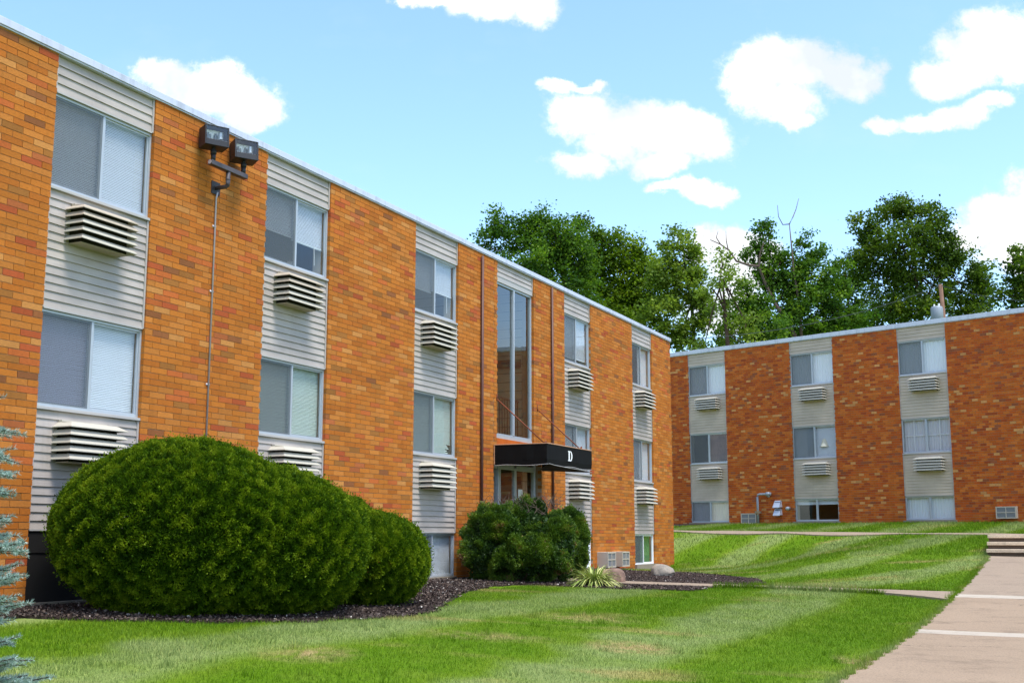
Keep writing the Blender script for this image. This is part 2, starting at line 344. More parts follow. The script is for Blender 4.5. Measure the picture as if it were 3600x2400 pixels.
def blind(par,x0,x1,z0,z1,y,mat='blind',tilt=62,broken=False):
    m=MB(); n=int((z1-z0)/.0225); w=.0125; c,s=math.cos(math.radians(tilt))*w,math.sin(math.radians(tilt))*w
    for i in range(n):
        z=z1-.03-i*.0225; xa,xb=x0,x1
        if broken and z<z0+.25: xb=x1-random.uniform(.05,.22)
        j=random.uniform(-.0015,.0015); m.quad((xa,y-c,z-s+j),(xb,y-c,z-s-j),(xb,y+c,z+s-j),(xa,y+c,z+s+j))
    m.box(x0,x1,y-.015,y+.015,z1-.028,z1); m.box(x0,x1,y-.012,y+.012,z0-.004,z0+.014)
    return m.build('blind',M[mat],par)
def curtain(par,x0,x1,z0,z1,y,mat='curtain',waves=9,amp=.015):
    amp=amp*.45; m=MB(); n=waves*8; rows=[]
    for z in (z0,(z0+z1)/2,z1): rows.append([(x0+(x1-x0)*i/n,y+amp*math.sin(i/8*2*PI+z*.7)+amp*.5*math.sin(i*.31+z),z) for i in range(n+1)])
    m.sheet(rows); return m.build('curtain',M[mat],par,smooth=True)
def window(par,x0,x1,z0,z1,left='blind',right='blind',frame='alu',yf=.055,screen=True,lmat='blind',rmat='blind',lo=0,ro=0,sill=True,split=.5,room='room'):
    xm=x0+(x1-x0)*split; f=.036; m=MB()
    m.box(x0,x0+f,yf,yf+.07,z0,z1).box(x1-f,x1,yf,yf+.07,z0,z1).box(x0+f,x1-f,yf,yf+.07,z1-f,z1).box(x0+f,x1-f,yf,yf+.07,z0,z0+f)
    m.box(xm-.022,xm+.022,yf+.004,yf+.045,z0+f,z1-f)
    w=m.build('window',M[frame],par,bevel=.003)
    for a,b,yy in ((x0+f,xm-.022,yf+.022),(xm+.022,x1-f,yf+.034)):
        s=MB(); g=.022; s.box(a,a+g,yy-.010,yy+.012,z0+f,z1-f).box(b-g,b,yy-.010,yy+.012,z0+f,z1-f).box(a+g,b-g,yy-.010,yy+.012,z1-f-g,z1-f).box(a+g,b-g,yy-.010,yy+.012,z0+f,z0+f+g)
        s.build('sash',M[frame],w)
        p=MB(); p.quad((a+g,yy,z0+f+g),(b-g,yy,z0+f+g),(b-g,yy,z1-f-g),(a+g,yy,z1-f-g)); p.build('pane',M['glass'],w)
    if screen:
        p=MB(); yy=yf+.006; p.quad((x0+f,yy,z0+f),(xm-.022,yy,z0+f),(xm-.022,yy,z1-f),(x0+f,yy,z1-f)); p.build('insect_screen',M['screen'],w)
    j=MB(); D=.34; j.box(x0-.01,x0+.012,yf+.072,D,z0,z1).box(x1-.012,x1+.01,yf+.072,D,z0,z1).box(x0+.012,x1-.012,yf+.072,D,z1-.012,z1+.01).box(x0+.012,x1-.012,yf+.072,D,z0-.01,z0+.012)
    j.build('inner_reveal',M['jamb'],w)
    yb=.155
    for kind,a,b,mt,opn in ((left,x0+.02,xm+.0,lmat,lo),(right,xm+.005,x1-.03,rmat,ro)):
        za=z0+.02+(z1-z0)*opn
        if kind=='blind': blind(w,a,b,za,z1-.02,yb,mt)
        elif kind=='broken': blind(w,a,b,za,z1-.02,yb,mt,broken=True)
        elif kind=='curtain': curtain(w,a,b,za,z1-.02,yb+.02,mt)
    if sill:
        s=MB(); s.box(x0-.002,x1+.002,REC-.045,yf+.068,z0-.042,z0-.003); s.build('sill',M['trim'],w,bevel=.004)
    return w
# ------------------------------------------------------------------ BUILDING ONE
E1=[0,1.8284,4.4754,6.3136,9.3317,11.1624,13.0632,15.0638,16.9812,18.8036,22.1459,23.9466,25.8034]
L=[6.1487,5.6636,4.4137,2.8421,1.6018,.0887]; BASE=-.82
b1=empty('apartment_building',(*O1,0),R1)
tag(b1,'orange brick apartment block with black entrance awning marked D','apartment building')
def wall_mesh(par,piers,zb,zt,pal,seed,ends=(None,None),depthb=9,L_=BL,extra=()):
    V=[];Fc=[];C=[]
    for i,(a,b,lo,hi) in enumerate(piers):
        v,f,c=bricks(a,b,lo,hi,pal,ident,seed+i,L=L_); n=len(V); V+=v; Fc+=[tuple(n+k for k in q) for q in f]; C+=c
    for i,(x,sgn) in enumerate(ends):
        fn=(lambda u,y,z,x=x,s=sgn:(x-s*y if s>0 else x+y,u,z)) if sgn>0 else (lambda u,y,z,x=x:(x+y,-u,z))
        if sgn>0: v,f,c=bricks(.11,depthb,zb,zt,pal,lambda u,y,z,x=x:(x-y,u,z),seed+50+i,L=L_)
        else: v,f,c=bricks(.11,depthb,zb,zt,pal,lambda u,y,z,x=x:(x+y,u,z),seed+50+i,L=L_)
        n=len(V); V+=v; Fc+=[tuple(n+k for k in q) for q in f]; C+=c
    o=npmesh('brick_wall',V,Fc,M['brick'],par,col=np.array(C))
    m=MB()
    for a,b,lo,hi in piers: m.box(a+.006,b-.006,.0085,.30,lo-.001,hi-.001)
    for x,sgn in ends: 
        if sgn>0: m.box(x-.30,x-.0075,.302,depthb,zb,zt)
        else: m.box(x+.0075,x+.30,.302,depthb,zb,zt)
    m.build('mortar',M['mortar'],o); return o
piers=[(-4.4,0,BASE-.3,L[0])]+[(E1[i],E1[i+1],BASE-.3,L[0]) for i in (1,3,9,11)]
piers+=[(E1[5],12.9,BASE-.3,L[0]),(12.9,E1[6],1.98,L[0]),(E1[7],15.5,1.98,L[0]),(15.5,E1[8],BASE-.3,L[0])]
wall_mesh(b1,piers,BASE-.3,L[0],PAL1,11,ends=((E1[12],1),))
def fascia(par,x0,x1,z0,z1,y=-.035,depthb=9):
    m=MB(); x=x0
    while x<x1:
        b=min(x+3.05,x1); m.box(x+.002,b-.002,y-random.uniform(0,.003),.3,z0,z1+random.uniform(-.003,.003)); x=b
    m.box(x0,x1,y+.012,.28,z0-.022,z0-.002)
    o=m.build('roof_fascia',M['fascia'],par,bevel=.006); return o
fascia(b1,-4.45,E1[12]+.04,L[0]+.022,L[0]+.125)
r=MB(); r.box(-4.4,E1[12]+.02,.305,9.0,L[0],L[0]+.09).box(-4.4,E1[12],8.99,9.2,BASE-.3,L[0]+.08).box(-4.4,-4.2,.3,8.98,BASE-.3,L[0]-.002); r.build('roof',M['roof'],b1)
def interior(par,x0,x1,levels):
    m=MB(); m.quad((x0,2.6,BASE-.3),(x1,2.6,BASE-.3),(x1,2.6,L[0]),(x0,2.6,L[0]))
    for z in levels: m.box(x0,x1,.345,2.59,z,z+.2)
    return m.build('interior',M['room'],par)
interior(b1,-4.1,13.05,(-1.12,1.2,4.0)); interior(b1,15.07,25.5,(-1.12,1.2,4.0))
bays=[0,2,4,8,10]
for k in bays:
    x0,x1=E1[k],E1[k+1]
    siding(b1,x0,x1,L[1],L[0]-.003); siding(b1,x0,x1,L[3],L[2]-.045); siding(b1,x0,x1,L[5],L[4]-.045)
W=[]
up=lambda k,**kw: window(b1,E1[k],E1[k+1],L[2],L[1]-.02,**kw)
mid=lambda k,**kw: window(b1,E1[k],E1[k+1],L[4],L[3]-.02,**kw)
low=lambda k,**kw: window(b1,E1[k],E1[k+1],BASE+.03,L[5]-.02,sill=False,**kw)
up(0); mid(0,lmat='blindlav'); pn=MB(); pn.box(E1[0],E1[1],REC,REC+.04,BASE+.03,-.20).box(E1[0],E1[1],REC-.012,REC+.04,-.195,L[5]-.02)
M['panel']=plain('shaded basement window',(.016,.015,.015),.6,.25,var=.3,scale=3); pn.build('shaded_window_sheet',M['panel'],b1)  # near-black sheet painted as the basement window in the bush's shade
up(2,lo=.42,ro=.40); mid(2,lmat='blindgreen',rmat='blindgreen'); low(2)
up(4,lo=.38,ro=.42); mid(4,right='broken',lmat='blindgreen',rmat='blindgreen'); low(4,left='curtain')
up(8,lo=.1,ro=.12); mid(8,left='curtain',lmat='curtain'); low(8,frame='whiteframe',left='curtain',lmat='greendrape')
up(10,left=None,right='curtain',split=.5); mid(10,left='blind',right='curtain'); low(10,frame='whiteframe',left=None,right='curtain',rmat='greendrape')
for k,z0_ in ((0,0),(2,0),(4,0),(8,0),(10,0)):
    hood(b1,E1[k]+.30,4.17,1.0,'hoodrust' if k in(0,2) else 'hood',droop=.012 if k==0 else 0); hood(b1,E1[k]+.30,1.36,1.0)
b=MB(); b.box(E1[0]+.05,E1[1],-.06,.30,BASE-.3,BASE+.028); b.box(E1[10]-.05,E1[11]+.05,-.07,.30,BASE-.3,BASE+.028); b.box(E1[4],E1[5],-.02,.30,BASE-.3,BASE+.028); b.box(E1[2],E1[3],-.02,.3,BASE-.3,BASE+.028).box(E1[8],E1[9],-.03,.3,BASE-.3,BASE+.028)
b.build('basement_ledge',M['concrete'],b1)
# stair bay
x0,x1=E1[6],E1[7]; siding(b1,x0,x1,5.84,L[0]-.003)
w=MB(); f=.05; zt,zb=5.70,2.22; w.box(x0,x0+f,.06,.14,zb,zt).box(x1-f,x1,.06,.14,zb,zt).box(x0+f,x1-f,.06,.14,zt-f,zt).box(x0+f,x1-f,.06,.14,zb,zb+f).box((x0+x1)/2-.03,(x0+x1)/2+.03,.05,.13,zb+f,zt-f)
w=w.build('stair_window',M['alu'],b1,bevel=.004); w['label']='tall two pane stairwell window above the awning'
h=MB(); h.box(x0,x1,.03,.12,5.70,5.84).box(x0,x1,.05,.14,2.16,2.22); h.build('head_trim',M['trim'],w)
for a,c in ((x0+f,(x0+x1)/2-.03),((x0+x1)/2+.03,x1-f)):
    p=MB(); p.quad((a,.1,zb+f),(c,.1,zb+f),(c,.1,zt-f),(a,.1,zt-f)); p.build('pane',M['glassgreen'],w)
p=MB(); p.box(x0,x1,.03,.3,1.9,2.158); p.build('stained_panel',M['rustpanel'],b1)
p=MB(); p.box(x0-1.5,x1+1.5,2.2,2.35,-1.1,L[0]-.02).box(x0-.3,x0-.02,.31,2.19,-1.1,L[0]-.02).box(x1+.02,x1+.3,.31,2.19,-1.1,L[0]-.02); p.build('stairwell_wall',M['block'],b1)
p=MB(); p.box(x0-.02,x1+.02,.31,2.19,1.95,2.15).box(x0-.02,x1+.02,.305,2.195,L[0]-.3,L[0]-.05); p.build('stair_landing',M['concrete'],b1)
p=MB()
for i in range(14): xx=x0+.08+i*(x1-x0-.16)/13; p.box(xx-.008,xx+.008,.38,.396,2.15,3.15)
p.box(x0+.02,x1-.02,.375,.40,3.15,3.18); p.build('stair_railing',M['brownpipe'],b1)
# entrance door
d=MB(); y=.19; a,c=12.9,15.5; d.box(a,a+.62,y-.02,y+.06,-.8,1.98)
d=MB(); xs=[12.92,13.42,13.60,14.36,14.46,15.38]
d.box(12.9,13.0,y-.05,y+.05,-.75,1.9).box(13.40,13.53,y-.06,y+.05,-.75,1.62).box(14.32,14.44,y-.03,y+.05,-.75,1.55).box(15.40,15.5,y-.04,y+.05,-.75,1.9).box(13.0,13.40,y-.03,y+.05,1.5,1.62).box(13.53,14.32,y-.03,y+.05,1.5,1.62).box(14.44,15.40,y-.03,y+.05,1.5,1.62).box(13.0,15.40,y-.03,y+.05,1.82,1.9).box(13.0,13.4,y-.03,y+.05,-.75,-.5).box(13.53,14.32,y-.03,y+.05,-.75,-.45).box(14.44,15.40,y-.03,y+.05,-.75,-.45)
d=d.build('entrance_door',M['alu'],b1,bevel=.005); d['label']='aluminium framed glass entrance door below the awning'
for a,c in ((13.0,13.4),(13.53,14.32),(14.44,15.40)): q=MB(); q.quad((a,y,-.5),(c,y,-.5),(c,y,1.82),(a,y,1.82)); q.build('pane',M['glass'],d)
q=MB(); q.box(14.57,14.80,y-.008,y-.003,.80,1.08); q.build('notice',M['white'],d)
q=MB(); q.box(14.40,14.43,y-.10,y-.06,.1,.5).box(14.40,14.43,y-.06,y-.03,.12,.15).box(14.40,14.43,y-.06,y-.03,.45,.48); q.build('handle',M['alu'],d)
q=MB(); q.box(12.9,15.5,.04,.3,1.9,1.975); q.build('door_lintel',M['concrete'],b1)
q=MB(); q.box(12.88,15.52,-.9,.3,BASE-.4,BASE-.02); q.build('door_step',M['concrete'],b1)
q=MB(); q.box(12.902,12.906,.01,.30,BASE,1.9); 
# pipes on the wall
for s,zt in ((12.22,6.08),(16.1,6.10)): q=MB(); q.tube([(s,-.045,BASE-.05),(s,-.045,zt)],.032,8); o=q.build('drain_pipe',M['brownpipe'],b1,smooth=True); o['label']='thin brown pipe running down the brick to the ground'
q=MB(); q.tube([(3.19,-.018,BASE-.05),(3.20,-.018,5.05),(3.19,-.05,5.14)],.013,8)
for z in (1.0,2.2,3.6,4.6): q.box(3.155,3.235,-.012,.0,z,z+.03)
q.build('conduit',M['greypipe'],b1,smooth=True)
for k,zz in ((2,4.95),(4,4.93)):
    q=MB(); xx=E1[k+1]-.28; q.tube([(xx,.135,zz),(xx+.01,.13,zz-.34)],.006,5); o=q.build('blind_wand',M['white'],b1)
cp=st(E1[2]+.98,-.20); cup=empty('cup',(*cp,L[2]+.013),R1); tag(cup,'small white cup on the sill of the half open blind window','cup')
q=MB(); q.tube([(0,0,0),(0,0,.13)],[.05,.062],14); q.build('body',M['white'],cup,smooth=True)
# ------------------------------------------------------------------ awning
aw=empty('entrance_awning',(*st(12.88,0),1.53),R1); tag(aw,'black fabric awning with a white letter D hung over the entrance','awning')
aw_w,aw_d,aw_h=2.62,1.28,.45
m=MB(); rows=[]
def wavy(k): return .006*math.sin(k*1.7)+.004*math.sin(k*3.9+1)
pts=[(0,-.01)]+[(0,-aw_d*i/8) for i in range(1,8)]+[(0,-aw_d)]+[(aw_w*i/14,-aw_d) for i in range(1,14)]+[(aw_w,-aw_d)]+[(aw_w,-aw_d*i/8) for i in range(7,0,-1)]+[(aw_w,-.01)]
for z in (.115,.2,.3,aw_h): rows.append([(x-(0 if z>.4 or x>0 else wavy(i)),y+(0 if z>.4 or y>-1.2 else wavy(i)),z) for i,(x,y) in enumerate(pts)])
m.sheet(rows); m.quad((0,-.01,aw_h),(0,-aw_d,aw_h),(aw_w,-aw_d,aw_h),(aw_w,-.01,aw_h)); m.build('canopy',M['black'],aw)
m=MB(); lo=[];
for i,(x,y) in enumerate(pts): lo.append((x+.004,y-.004 if y<-1.2 else y,.0+.012*math.sin(i*.9)))
m.sheet([[ (p[0],p[1]+.02*(1 if p[1]<-1.2 else 0),p[2]+.0) for p in lo],[(x,y,.115) for x,y in pts]]); v=m.build('valance',M['black'],aw)
m=MB(); m.tube([(p[0],p[1]+.016*(1 if p[1]<-1.2 else 0),p[2]) for p in lo],.006,5); m.build('piping',M['trim'],v)
m=MB(); m.tube([(0,-.02,aw_h+.004),(0,-aw_d,aw_h+.004),(aw_w,-aw_d,aw_h+.004),(aw_w,-.02,aw_h+.004)],.012,6); m.tube([(0,-.02,.03),(0,-.02,aw_h)],.012,6); m.build('frame_edge',plain('tan edge',lin((186,140,110)),.6),aw)
m=MB(); m.sheet([[(.05,-aw_d-.012,.02),(.35,-aw_d-.015,.0),(1.2,-aw_d-.012,-.02),(2.0,-aw_d-.01,-.03),(2.6,-aw_d,-.05)],[(-.10,-aw_d+.12,-.11),(.35,-aw_d+.3,-.10),(1.2,-aw_d+.28,-.09),(2.0,-aw_d+.2,-.07),(2.6,-aw_d+.02,-.055)]]); o=m.build('loose_flap',M['black'],aw)
m=MB(); m.tube([(.05,-aw_d-.016,.02),(.35,-aw_d-.019,.0),(1.2,-aw_d-.016,-.02),(2.0,-aw_d-.014,-.03),(2.6,-aw_d-.004,-.05)],.006,5); m.build('flap_piping',M['trim'],o)
# the letter D: slab serif, flat white on the front
def letterD(par,cx,zb,h,w,y):
    m=MB(); sw=.30*w; 
    def q(x0,x1,z0,z1): m.box(cx+x0*w,cx+x1*w,y-.004,y,zb+z0*h,zb+z1*h)
    q(-.5,.05,0,.10); q(-.5,.05,.90,1); q(-.38,-.10,.10,.90)
    n=16; outer=[];inner=[]
    for i in range(n+1):
        t=-PI/2+PI*i/n; outer.append((cx+w*(.05+.45*math.cos(t)),zb+h*(.5+.5*math.sin(t)))); inner.append((cx+w*(.0+.22*math.cos(t)),zb+h*(.5+.40*math.sin(t))))
    m.sheet([[(x,y-.004,z) for x,z in outer],[(x,y-.004,z) for x,z in inner]]); m.sheet([[(x,y-.004,z) for x,z in outer],[(x,y,z) for x,z in outer]])
    return m.build('letter',M['white'],par)
letterD(aw,1.28,.135,.225,.25,-aw_d-.008)
for a,b_ in (((.14,-.02,1.47),(.17,-1.15,.46)),((2.37,-.02,1.45),(2.17,-1.18,.46))):
    m=MB(); m.tube([a,b_],.014,7); m.tube([(a[0],-.005,a[2]-.04),(a[0],-.012,a[2]+.12)],.012,6); m.tube([b_,(b_[0]+.03,b_[1]-.02,b_[2]+.06)],.02,6); m.build('support_rod',M['rust'],aw,smooth=True)
# ------------------------------------------------------------------ floodlight
fl=empty('floodlight',(*st(3.19,0),5.21),R1); tag(fl,'twin head bronze floodlight on a wall bracket below the roof edge','floodlight')
m=MB(); m.box(-.10,.10,-.015,0,-.10,.10); m.build('wall_plate',M['bronze'],fl,bevel=.004)
m=MB(); m.tube([(0,-.015,0),(0,-.20,.0),(0,-.235,.02),(0,-.235,.05),(0,-.235,.23)],.033,12); m.tube([(0,-.235,.10),(0,-.235,.115)],.037,12); m.build('arm',M['bronzelight'],fl,smooth=True)
m=MB(); m.box(-.43,.43,-.275,-.195,.225,.30); m.build('crossbar',M['bronzelight'],fl,bevel=.008)
m=MB(); m.tube([(-.432,-.235,.262),(-.436,-.235,.262)],.032,14); m.build('end_cap',M['greypipe'],fl)
for sx,yaw,pit in ((-.36,-.50,.06),(.36,-.56,.10)):
    k=MB(); k.tube([(sx,-.235,.30),(sx,-.235,.40)],.036,12); k.tube([(sx,-.235,.40),(sx,-.235,.46)],.046,12); k=k.build('swivel',M['bronze'],fl,smooth=True)
    k2=MB(); k2.tube([(sx,-.235,.44),(sx,-.235,.51)],.03,10); k2.build('knuckle',M['bronze'],k,smooth=True)
    T=Matrix.Translation((sx,-.235,.49))@Matrix.Diagonal((.92,.92,.86,1))@Matrix.Rotation(yaw,4,'Z')@Matrix.Rotation(-pit,4,'X')
    hd=MB(); w2=.20; y0,y1=-.15,.13
    hd.box(-w2,w2,y0+.02,y1,0,.09,T); 
    hd.box(-w2,w2,y1-.02,y1,.09,.345,T).box(-w2,-w2+.012,y0+.02,y1-.02,.09,.345,T).box(w2-.012,w2,y0+.02,y1-.02,.09,.345,T).box(-w2,w2,y0+.02,y1,.345,.357,T)
    hd.box(-w2-.004,-w2+.022,y0,y0+.02,.0,.36,T).box(w2-.022,w2+.004,y0,y0+.02,.0,.36,T).box(-w2+.022,w2-.022,y0,y0+.02,.338,.36,T).box(-w2+.022,w2-.022,y0,y0+.02,0,.105,T)
    hd=hd.build('lamp_head',M['bronze'],fl,bevel=.004)
    rf=MB(); 
    for i in range(9):
        a0=-w2+.014+i*(2*w2-.028)/9; rf.quad(*[T@Vector(q) for q in ((a0,.02+.05*math.sin(i*2.1),.10),(a0+.04,.03+.05*math.cos(i*1.7),.10),(a0+.04,.05,.34),(a0,.06,.34))])
    rf.quad(*[T@Vector(q) for q in ((-w2+.014,.075,.10),(w2-.014,.075,.10),(w2-.014,.03,.34),(-w2+.014,.03,.34))])
    rf.tube([T@Vector((.10,-.04,.16)),T@Vector((.10,-.04,.28))],.035,12); rf.build('reflector',M['reflector'],hd)
    p=MB(); p.quad(*[T@Vector(q) for q in ((-w2+.02,y0+.008,.105),(w2-.02,y0+.008,.105),(w2-.02,y0+.008,.338),(-w2+.02,y0+.008,.338))]); p.build('lens',M['glass'],hd)
# ------------------------------------------------------------------ wall air conditioners
def ac(loc,rz,w,h,d,label,group,dark=(1,1,1,1)):
    t=empty('air_conditioner',loc,rz); tag(t,label,'air conditioner',group)
    m=MB(); m.box(0,w,-d+.02,.02,0,h); m.build('casing',M['acbox'],t,bevel=.006)
    m=MB(); f=.035; m.box(0,w,-d,-d+.018,0,f).box(0,w,-d,-d+.018,h-f,h).box(0,f,-d,-d+.018,f,h-f).box(w-f,w,-d,-d+.018,f,h-f).box(w/2-.012,w/2+.012,-d-.001,-d+.018,f,h-f).box(f,w/2-.012,-d,-d+.018,h/2-.012,h/2+.012).box(w/2+.012,w-f,-d,-d+.018,h/2-.012,h/2+.012); m.build('front_frame',M['acbox'],t)
    m=MB(); m.box(f,w/2-.012,-d+.012,-d+.019,f,h-f).box(w/2+.012,w-f,-d+.012,-d+.019,f,h-f)
    m.build('grille',M['acgrey'],t); return t
ac((*st(19.12,0),-.80),R1,.62,.40,.30,'beige wall air conditioner low on the brick, nearer the variegated plant','wall air conditioners by the boulders')
ac((*st(20.24,0),-.80),R1,.58,.40,.30,'beige wall air conditioner low on the brick, beside the white framed window','wall air conditioners by the boulders')
# ------------------------------------------------------------------ BUILDING TWO
DZ=1.3439
E2=[0,1.8407,4.8425,6.6879,9.3114,11.1443,15.3,17.1,20.3,22.1,25.4]
b2=empty('apartment_building',(*O2,DZ),R2); tag(b2,'darker red brick apartment block with pale siding bays behind the far lawn','apartment building')
piers=[(-3.2,0,BASE-.3,L[0])]+[(E2[i],E2[i+1],BASE-.3,L[0]) for i in (1,3,5,7,9)]
wall_mesh(b2,piers,BASE-.3,L[0],PAL2,71,ends=((-3.2,-1),),L_=.21)
fascia(b2,-3.25,25.5,L[0]+.022,L[0]+.175)
r=MB(); r.box(-3.2,25.4,.305,9.0,L[0],L[0]+.14).box(-3.2,25.4,8.99,9.2,BASE-.3,L[0]+.1).box(25.2,25.4,.31,8.98,BASE-.3,L[0]-.002); r.build('roof',M['roof'],b2)
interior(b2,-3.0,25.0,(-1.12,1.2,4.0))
W2={0:dict(u=dict(left='curtain',lmat='curtain',right='curtain'),m=dict(left=None,right='curtain',rmat='curtaindark'),l=dict(left='curtain',right='curtain',rmat='lampshade',lmat='curtain')),
 2:dict(u=dict(left='curtain',right='curtain'),m=dict(left='blind',right='blind',lo=0,ro=0),l=dict(left='blind',right='blind',lo=.72,ro=.72,screen=False)),
 4:dict(u=dict(left='curtain',right='curtain'),m=dict(left='curtain',right='curtain',lmat='sheer',rmat='sheer',screen=False),l=dict(left='curtain',right='curtain',screen=False)),
 6:dict(u={},m={},l={}),8:dict(u={},m={},l={})}
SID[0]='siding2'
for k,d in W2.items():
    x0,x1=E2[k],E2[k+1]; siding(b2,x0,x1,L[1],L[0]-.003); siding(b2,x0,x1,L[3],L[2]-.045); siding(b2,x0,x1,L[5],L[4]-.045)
    window(b2,x0,x1,L[2],L[1]-.02,**d['u']); wm_=window(b2,x0,x1,L[4],L[3]-.02,**d['m'])
    if k==4:
        q=MB(); hm=(L[4]+L[3])/2
        for f_ in (.24,.76): q.box(x0+(x1-x0)*f_-.02,x0+(x1-x0)*f_+.02,.125,.14,L[4]+.03,L[3]-.05)
        q.box(x0+.05,x1-.05,.142,.15,hm-.02,hm+.02); q.build('inner_grille',M['curtain'],wm_)
    window(b2,x0,x1,BASE+.05,L[5]-.02,sill=False,**d['l'])
    hood(b2,x0+.46,4.20,1.07,pitch=.098); hood(b2,x0+.50,1.36,1.07,pitch=.098)
q=MB()
for k in W2: q.box(E2[k]-.06,E2[k+1]+.06,-.07,.3,BASE-.02,BASE+.045)
q.build('window_ledge',M['concrete'],b2)
q=MB(); q.box(-3.2,25.4,.012,.28,BASE-.9,BASE-.302); q.box(2.2,4.84,-.035,.011,BASE-.4,BASE-.14); q.build('foundation',M['concrete'],b2)
# table lamp in the middle window
lp=O2+D2*(E2[2]+1.28)-N2*.24; lamp=empty('table_lamp',(*lp,DZ+L[4]+.0),0); tag(lamp,'cream shaded table lamp standing inside the middle window','lamp')
m=MB(); m.tube([(0,0,.42),(0,0,.72)],[.20,.10],20,cap=False); m.build('lamp_shade',M['lampshade'],lamp,smooth=True)
m=MB(); m.tube([(0,0,0.0),(0,0,.04),(0,0,.08),(0,0,.2),(0,0,.3),(0,0,.45)],[.08,.08,.03,.07,.05,.015],14); m.build('lamp_base',M['white'],lamp,smooth=True)
# gas riser, vents, air conditioners on building two
gz=DZ
g=empty('gas_pipe',(*st2(3.29,0),float(H(*st2(3.29,.3)))),R2); tag(g,'grey metal riser pipe bent into the brick beside the wall air conditioner','pipe')
z0g=-.05; top=1.63-float(g.location.z)
m=MB(); m.tube([(0,-.16,-.1),(0,-.16,top-.1),(.02,-.16,top-.03),(.1,-.16,top),(.40,-.16,top),(.46,-.13,top),(.48,0,top)],.045,10); m.build('riser',M['galv'],g,smooth=True)
m=MB(); m.tube([(.40,-.16,top),(.55,-.14,top)],.085,14); m.tube([(.55,-.14,top),(.60,-.14,top)],.06,12); m.tube([(.50,-.14,top-.12),(.50,-.14,top-.02)],.05,10); m.build('regulator',M['galv'],g,smooth=True)
m=MB(); m.box(-.10,.10,-.22,-.06,.42,.50).tube([(0,-.16,.52),(0,-.16,.36)],.05,10); m.build('shut_off_valve',plain('tan valve',lin((150,128,104)),.6),g)
for zz,lab in ((1.12,'upper white sheet metal vent hood on the brick'),(.82,'lower white sheet metal vent hood on the brick')):
    t=empty('vent_hood',(*st2(4.0,0),zz),R2); tag(t,lab,'vent hood','paired vent hoods beside the gas pipe')
    m=MB(); m.sheet([[(0,0,.26),(.27,0,.26)],[(0,-.06,.25),(.27,-.06,.25)],[(-.02,-.20,.0),(.29,-.20,.0)]]); m.quad((0,0,.26),(-.02,-.20,0),(-.02,0,0),(-.02,0,0.02)); m.quad((.27,0,.26),(.29,-.20,0),(.29,0,0),(.29,0,.02)); m.quad((-.02,-.20,0),(.29,-.20,0),(.29,-.20,-.025),(-.02,-.20,-.025)); m.build('cowl',M['fascia'],t)
    m=MB(); m.box(.02,.25,-.10,0,.02,.2); m.build('duct',M['dark'],t)
t=empty('round_vent',(*st2(4.60,0),1.08),R2); tag(t,'small round white vent cap on the brick beside the dark window','vent cap')
m=MB(); m.tube([(0,0,0),(0,-.10,0),(.0,-.16,-.03)],[.06,.06,.075],14); m.build('cap',M['fascia'],t,smooth=True)
ac((*st2(2.50,0),.50),R2,.70,.40,.16,'pale wall air conditioner low on the far brick beside the gas pipe','far wall air conditioners')
ac((*st2(12.62,0),.60),R2,.68,.40,.16,'pale wall air conditioner alone on the wide far brick pier','far wall air conditioners')
# ------------------------------------------------------------------ ground
xs=np.unique(np.concatenate([np.linspace(-400,-60,12),np.linspace(-60,-12,30),np.arange(-12,22,.3),np.linspace(22,70,36),np.linspace(70,400,12)]))
ys=np.unique(np.concatenate([np.linspace(-300,-20,10),np.linspace(-20,4,16),np.arange(4,56,.3),np.linspace(56,120,30),np.linspace(120,600,14)]))
X,Y=np.meshgrid(xs,ys); Z=H(X,Y); nx,ny=len(xs),len(ys); idx=np.arange(nx*ny).reshape(ny,nx)
Fg=np.stack([idx[:-1,:-1],idx[:-1,1:],idx[1:,1:],idx[1:,:-1]],-1).reshape(-1,4)
o=npmesh('lawn',np.stack([X,Y,Z],-1),Fg,M['lawn'],smooth=True); tag(o,kind='structure')
def strip(name,frame,s0,s1,t0,t1,dz,mat,ns=40,nt=10,kind='structure',thick=.12,sag=0):
    fa=t0 if callable(t0) else (lambda s:t0); fb=t1 if callable(t1) else (lambda s:t1); m=MB(); rows=[]
    for i in range(ns+1):
        s=s0+(s1-s0)*i/ns; a,b=fa(s),fb(s); q=[]
        for j in range(nt+1):
            p=frame(s,a+(b-a)*j/nt); q.append((p[0],p[1],float(H(*p))+dz))
        rows.append(q)
    m.sheet(rows)
    if thick:
        for r_ in ([r[0] for r in rows],[r[-1] for r in rows],rows[0],rows[-1]): m.sheet([r_,[(p[0],p[1],p[2]-thick) for p in r_]])
    o=m.build(name,mat,None); tag(o,kind=kind); return o
TE0,TE1=9.4,11.35
# main path: slabs between smooth bands and joints
sA,_=gst(3212,2223); sB,_=gst(3350,2098); sJ,_=gst(3430,2032); sK,_=gst(3468,1978)
print('SS',sA,sB,sJ,sK,'stair',gst(3475,1957),'stripes',[gst(*q) for q in ((2284,2390),(2433,2319),(2642,2224),(3000,2111),(2106,2123),(2344,2087))],[ghit(*q)[:2] for q in ((2284,2390),(3000,2111),(2106,2123),(2344,2087))])
cuts=[-12,-9,-6,-3.6,-1.2]+[sA-.27,sA+.27,sB-.30,sB+.30,sJ,sK,22.0]
mats=['path']*4+['path','band','path','band','path2','path2','path2']
for i in range(len(cuts)-1):
    if cuts[i+1]-cuts[i]<.1: continue
    strip('path_slab' if mats[i]!='band' else 'path_band',st,cuts[i]+.006,cuts[i+1]-.006,TE0,TE1,.03,M[mats[i]],ns=max(2,int((cuts[i+1]-cuts[i])/.3)),nt=4)
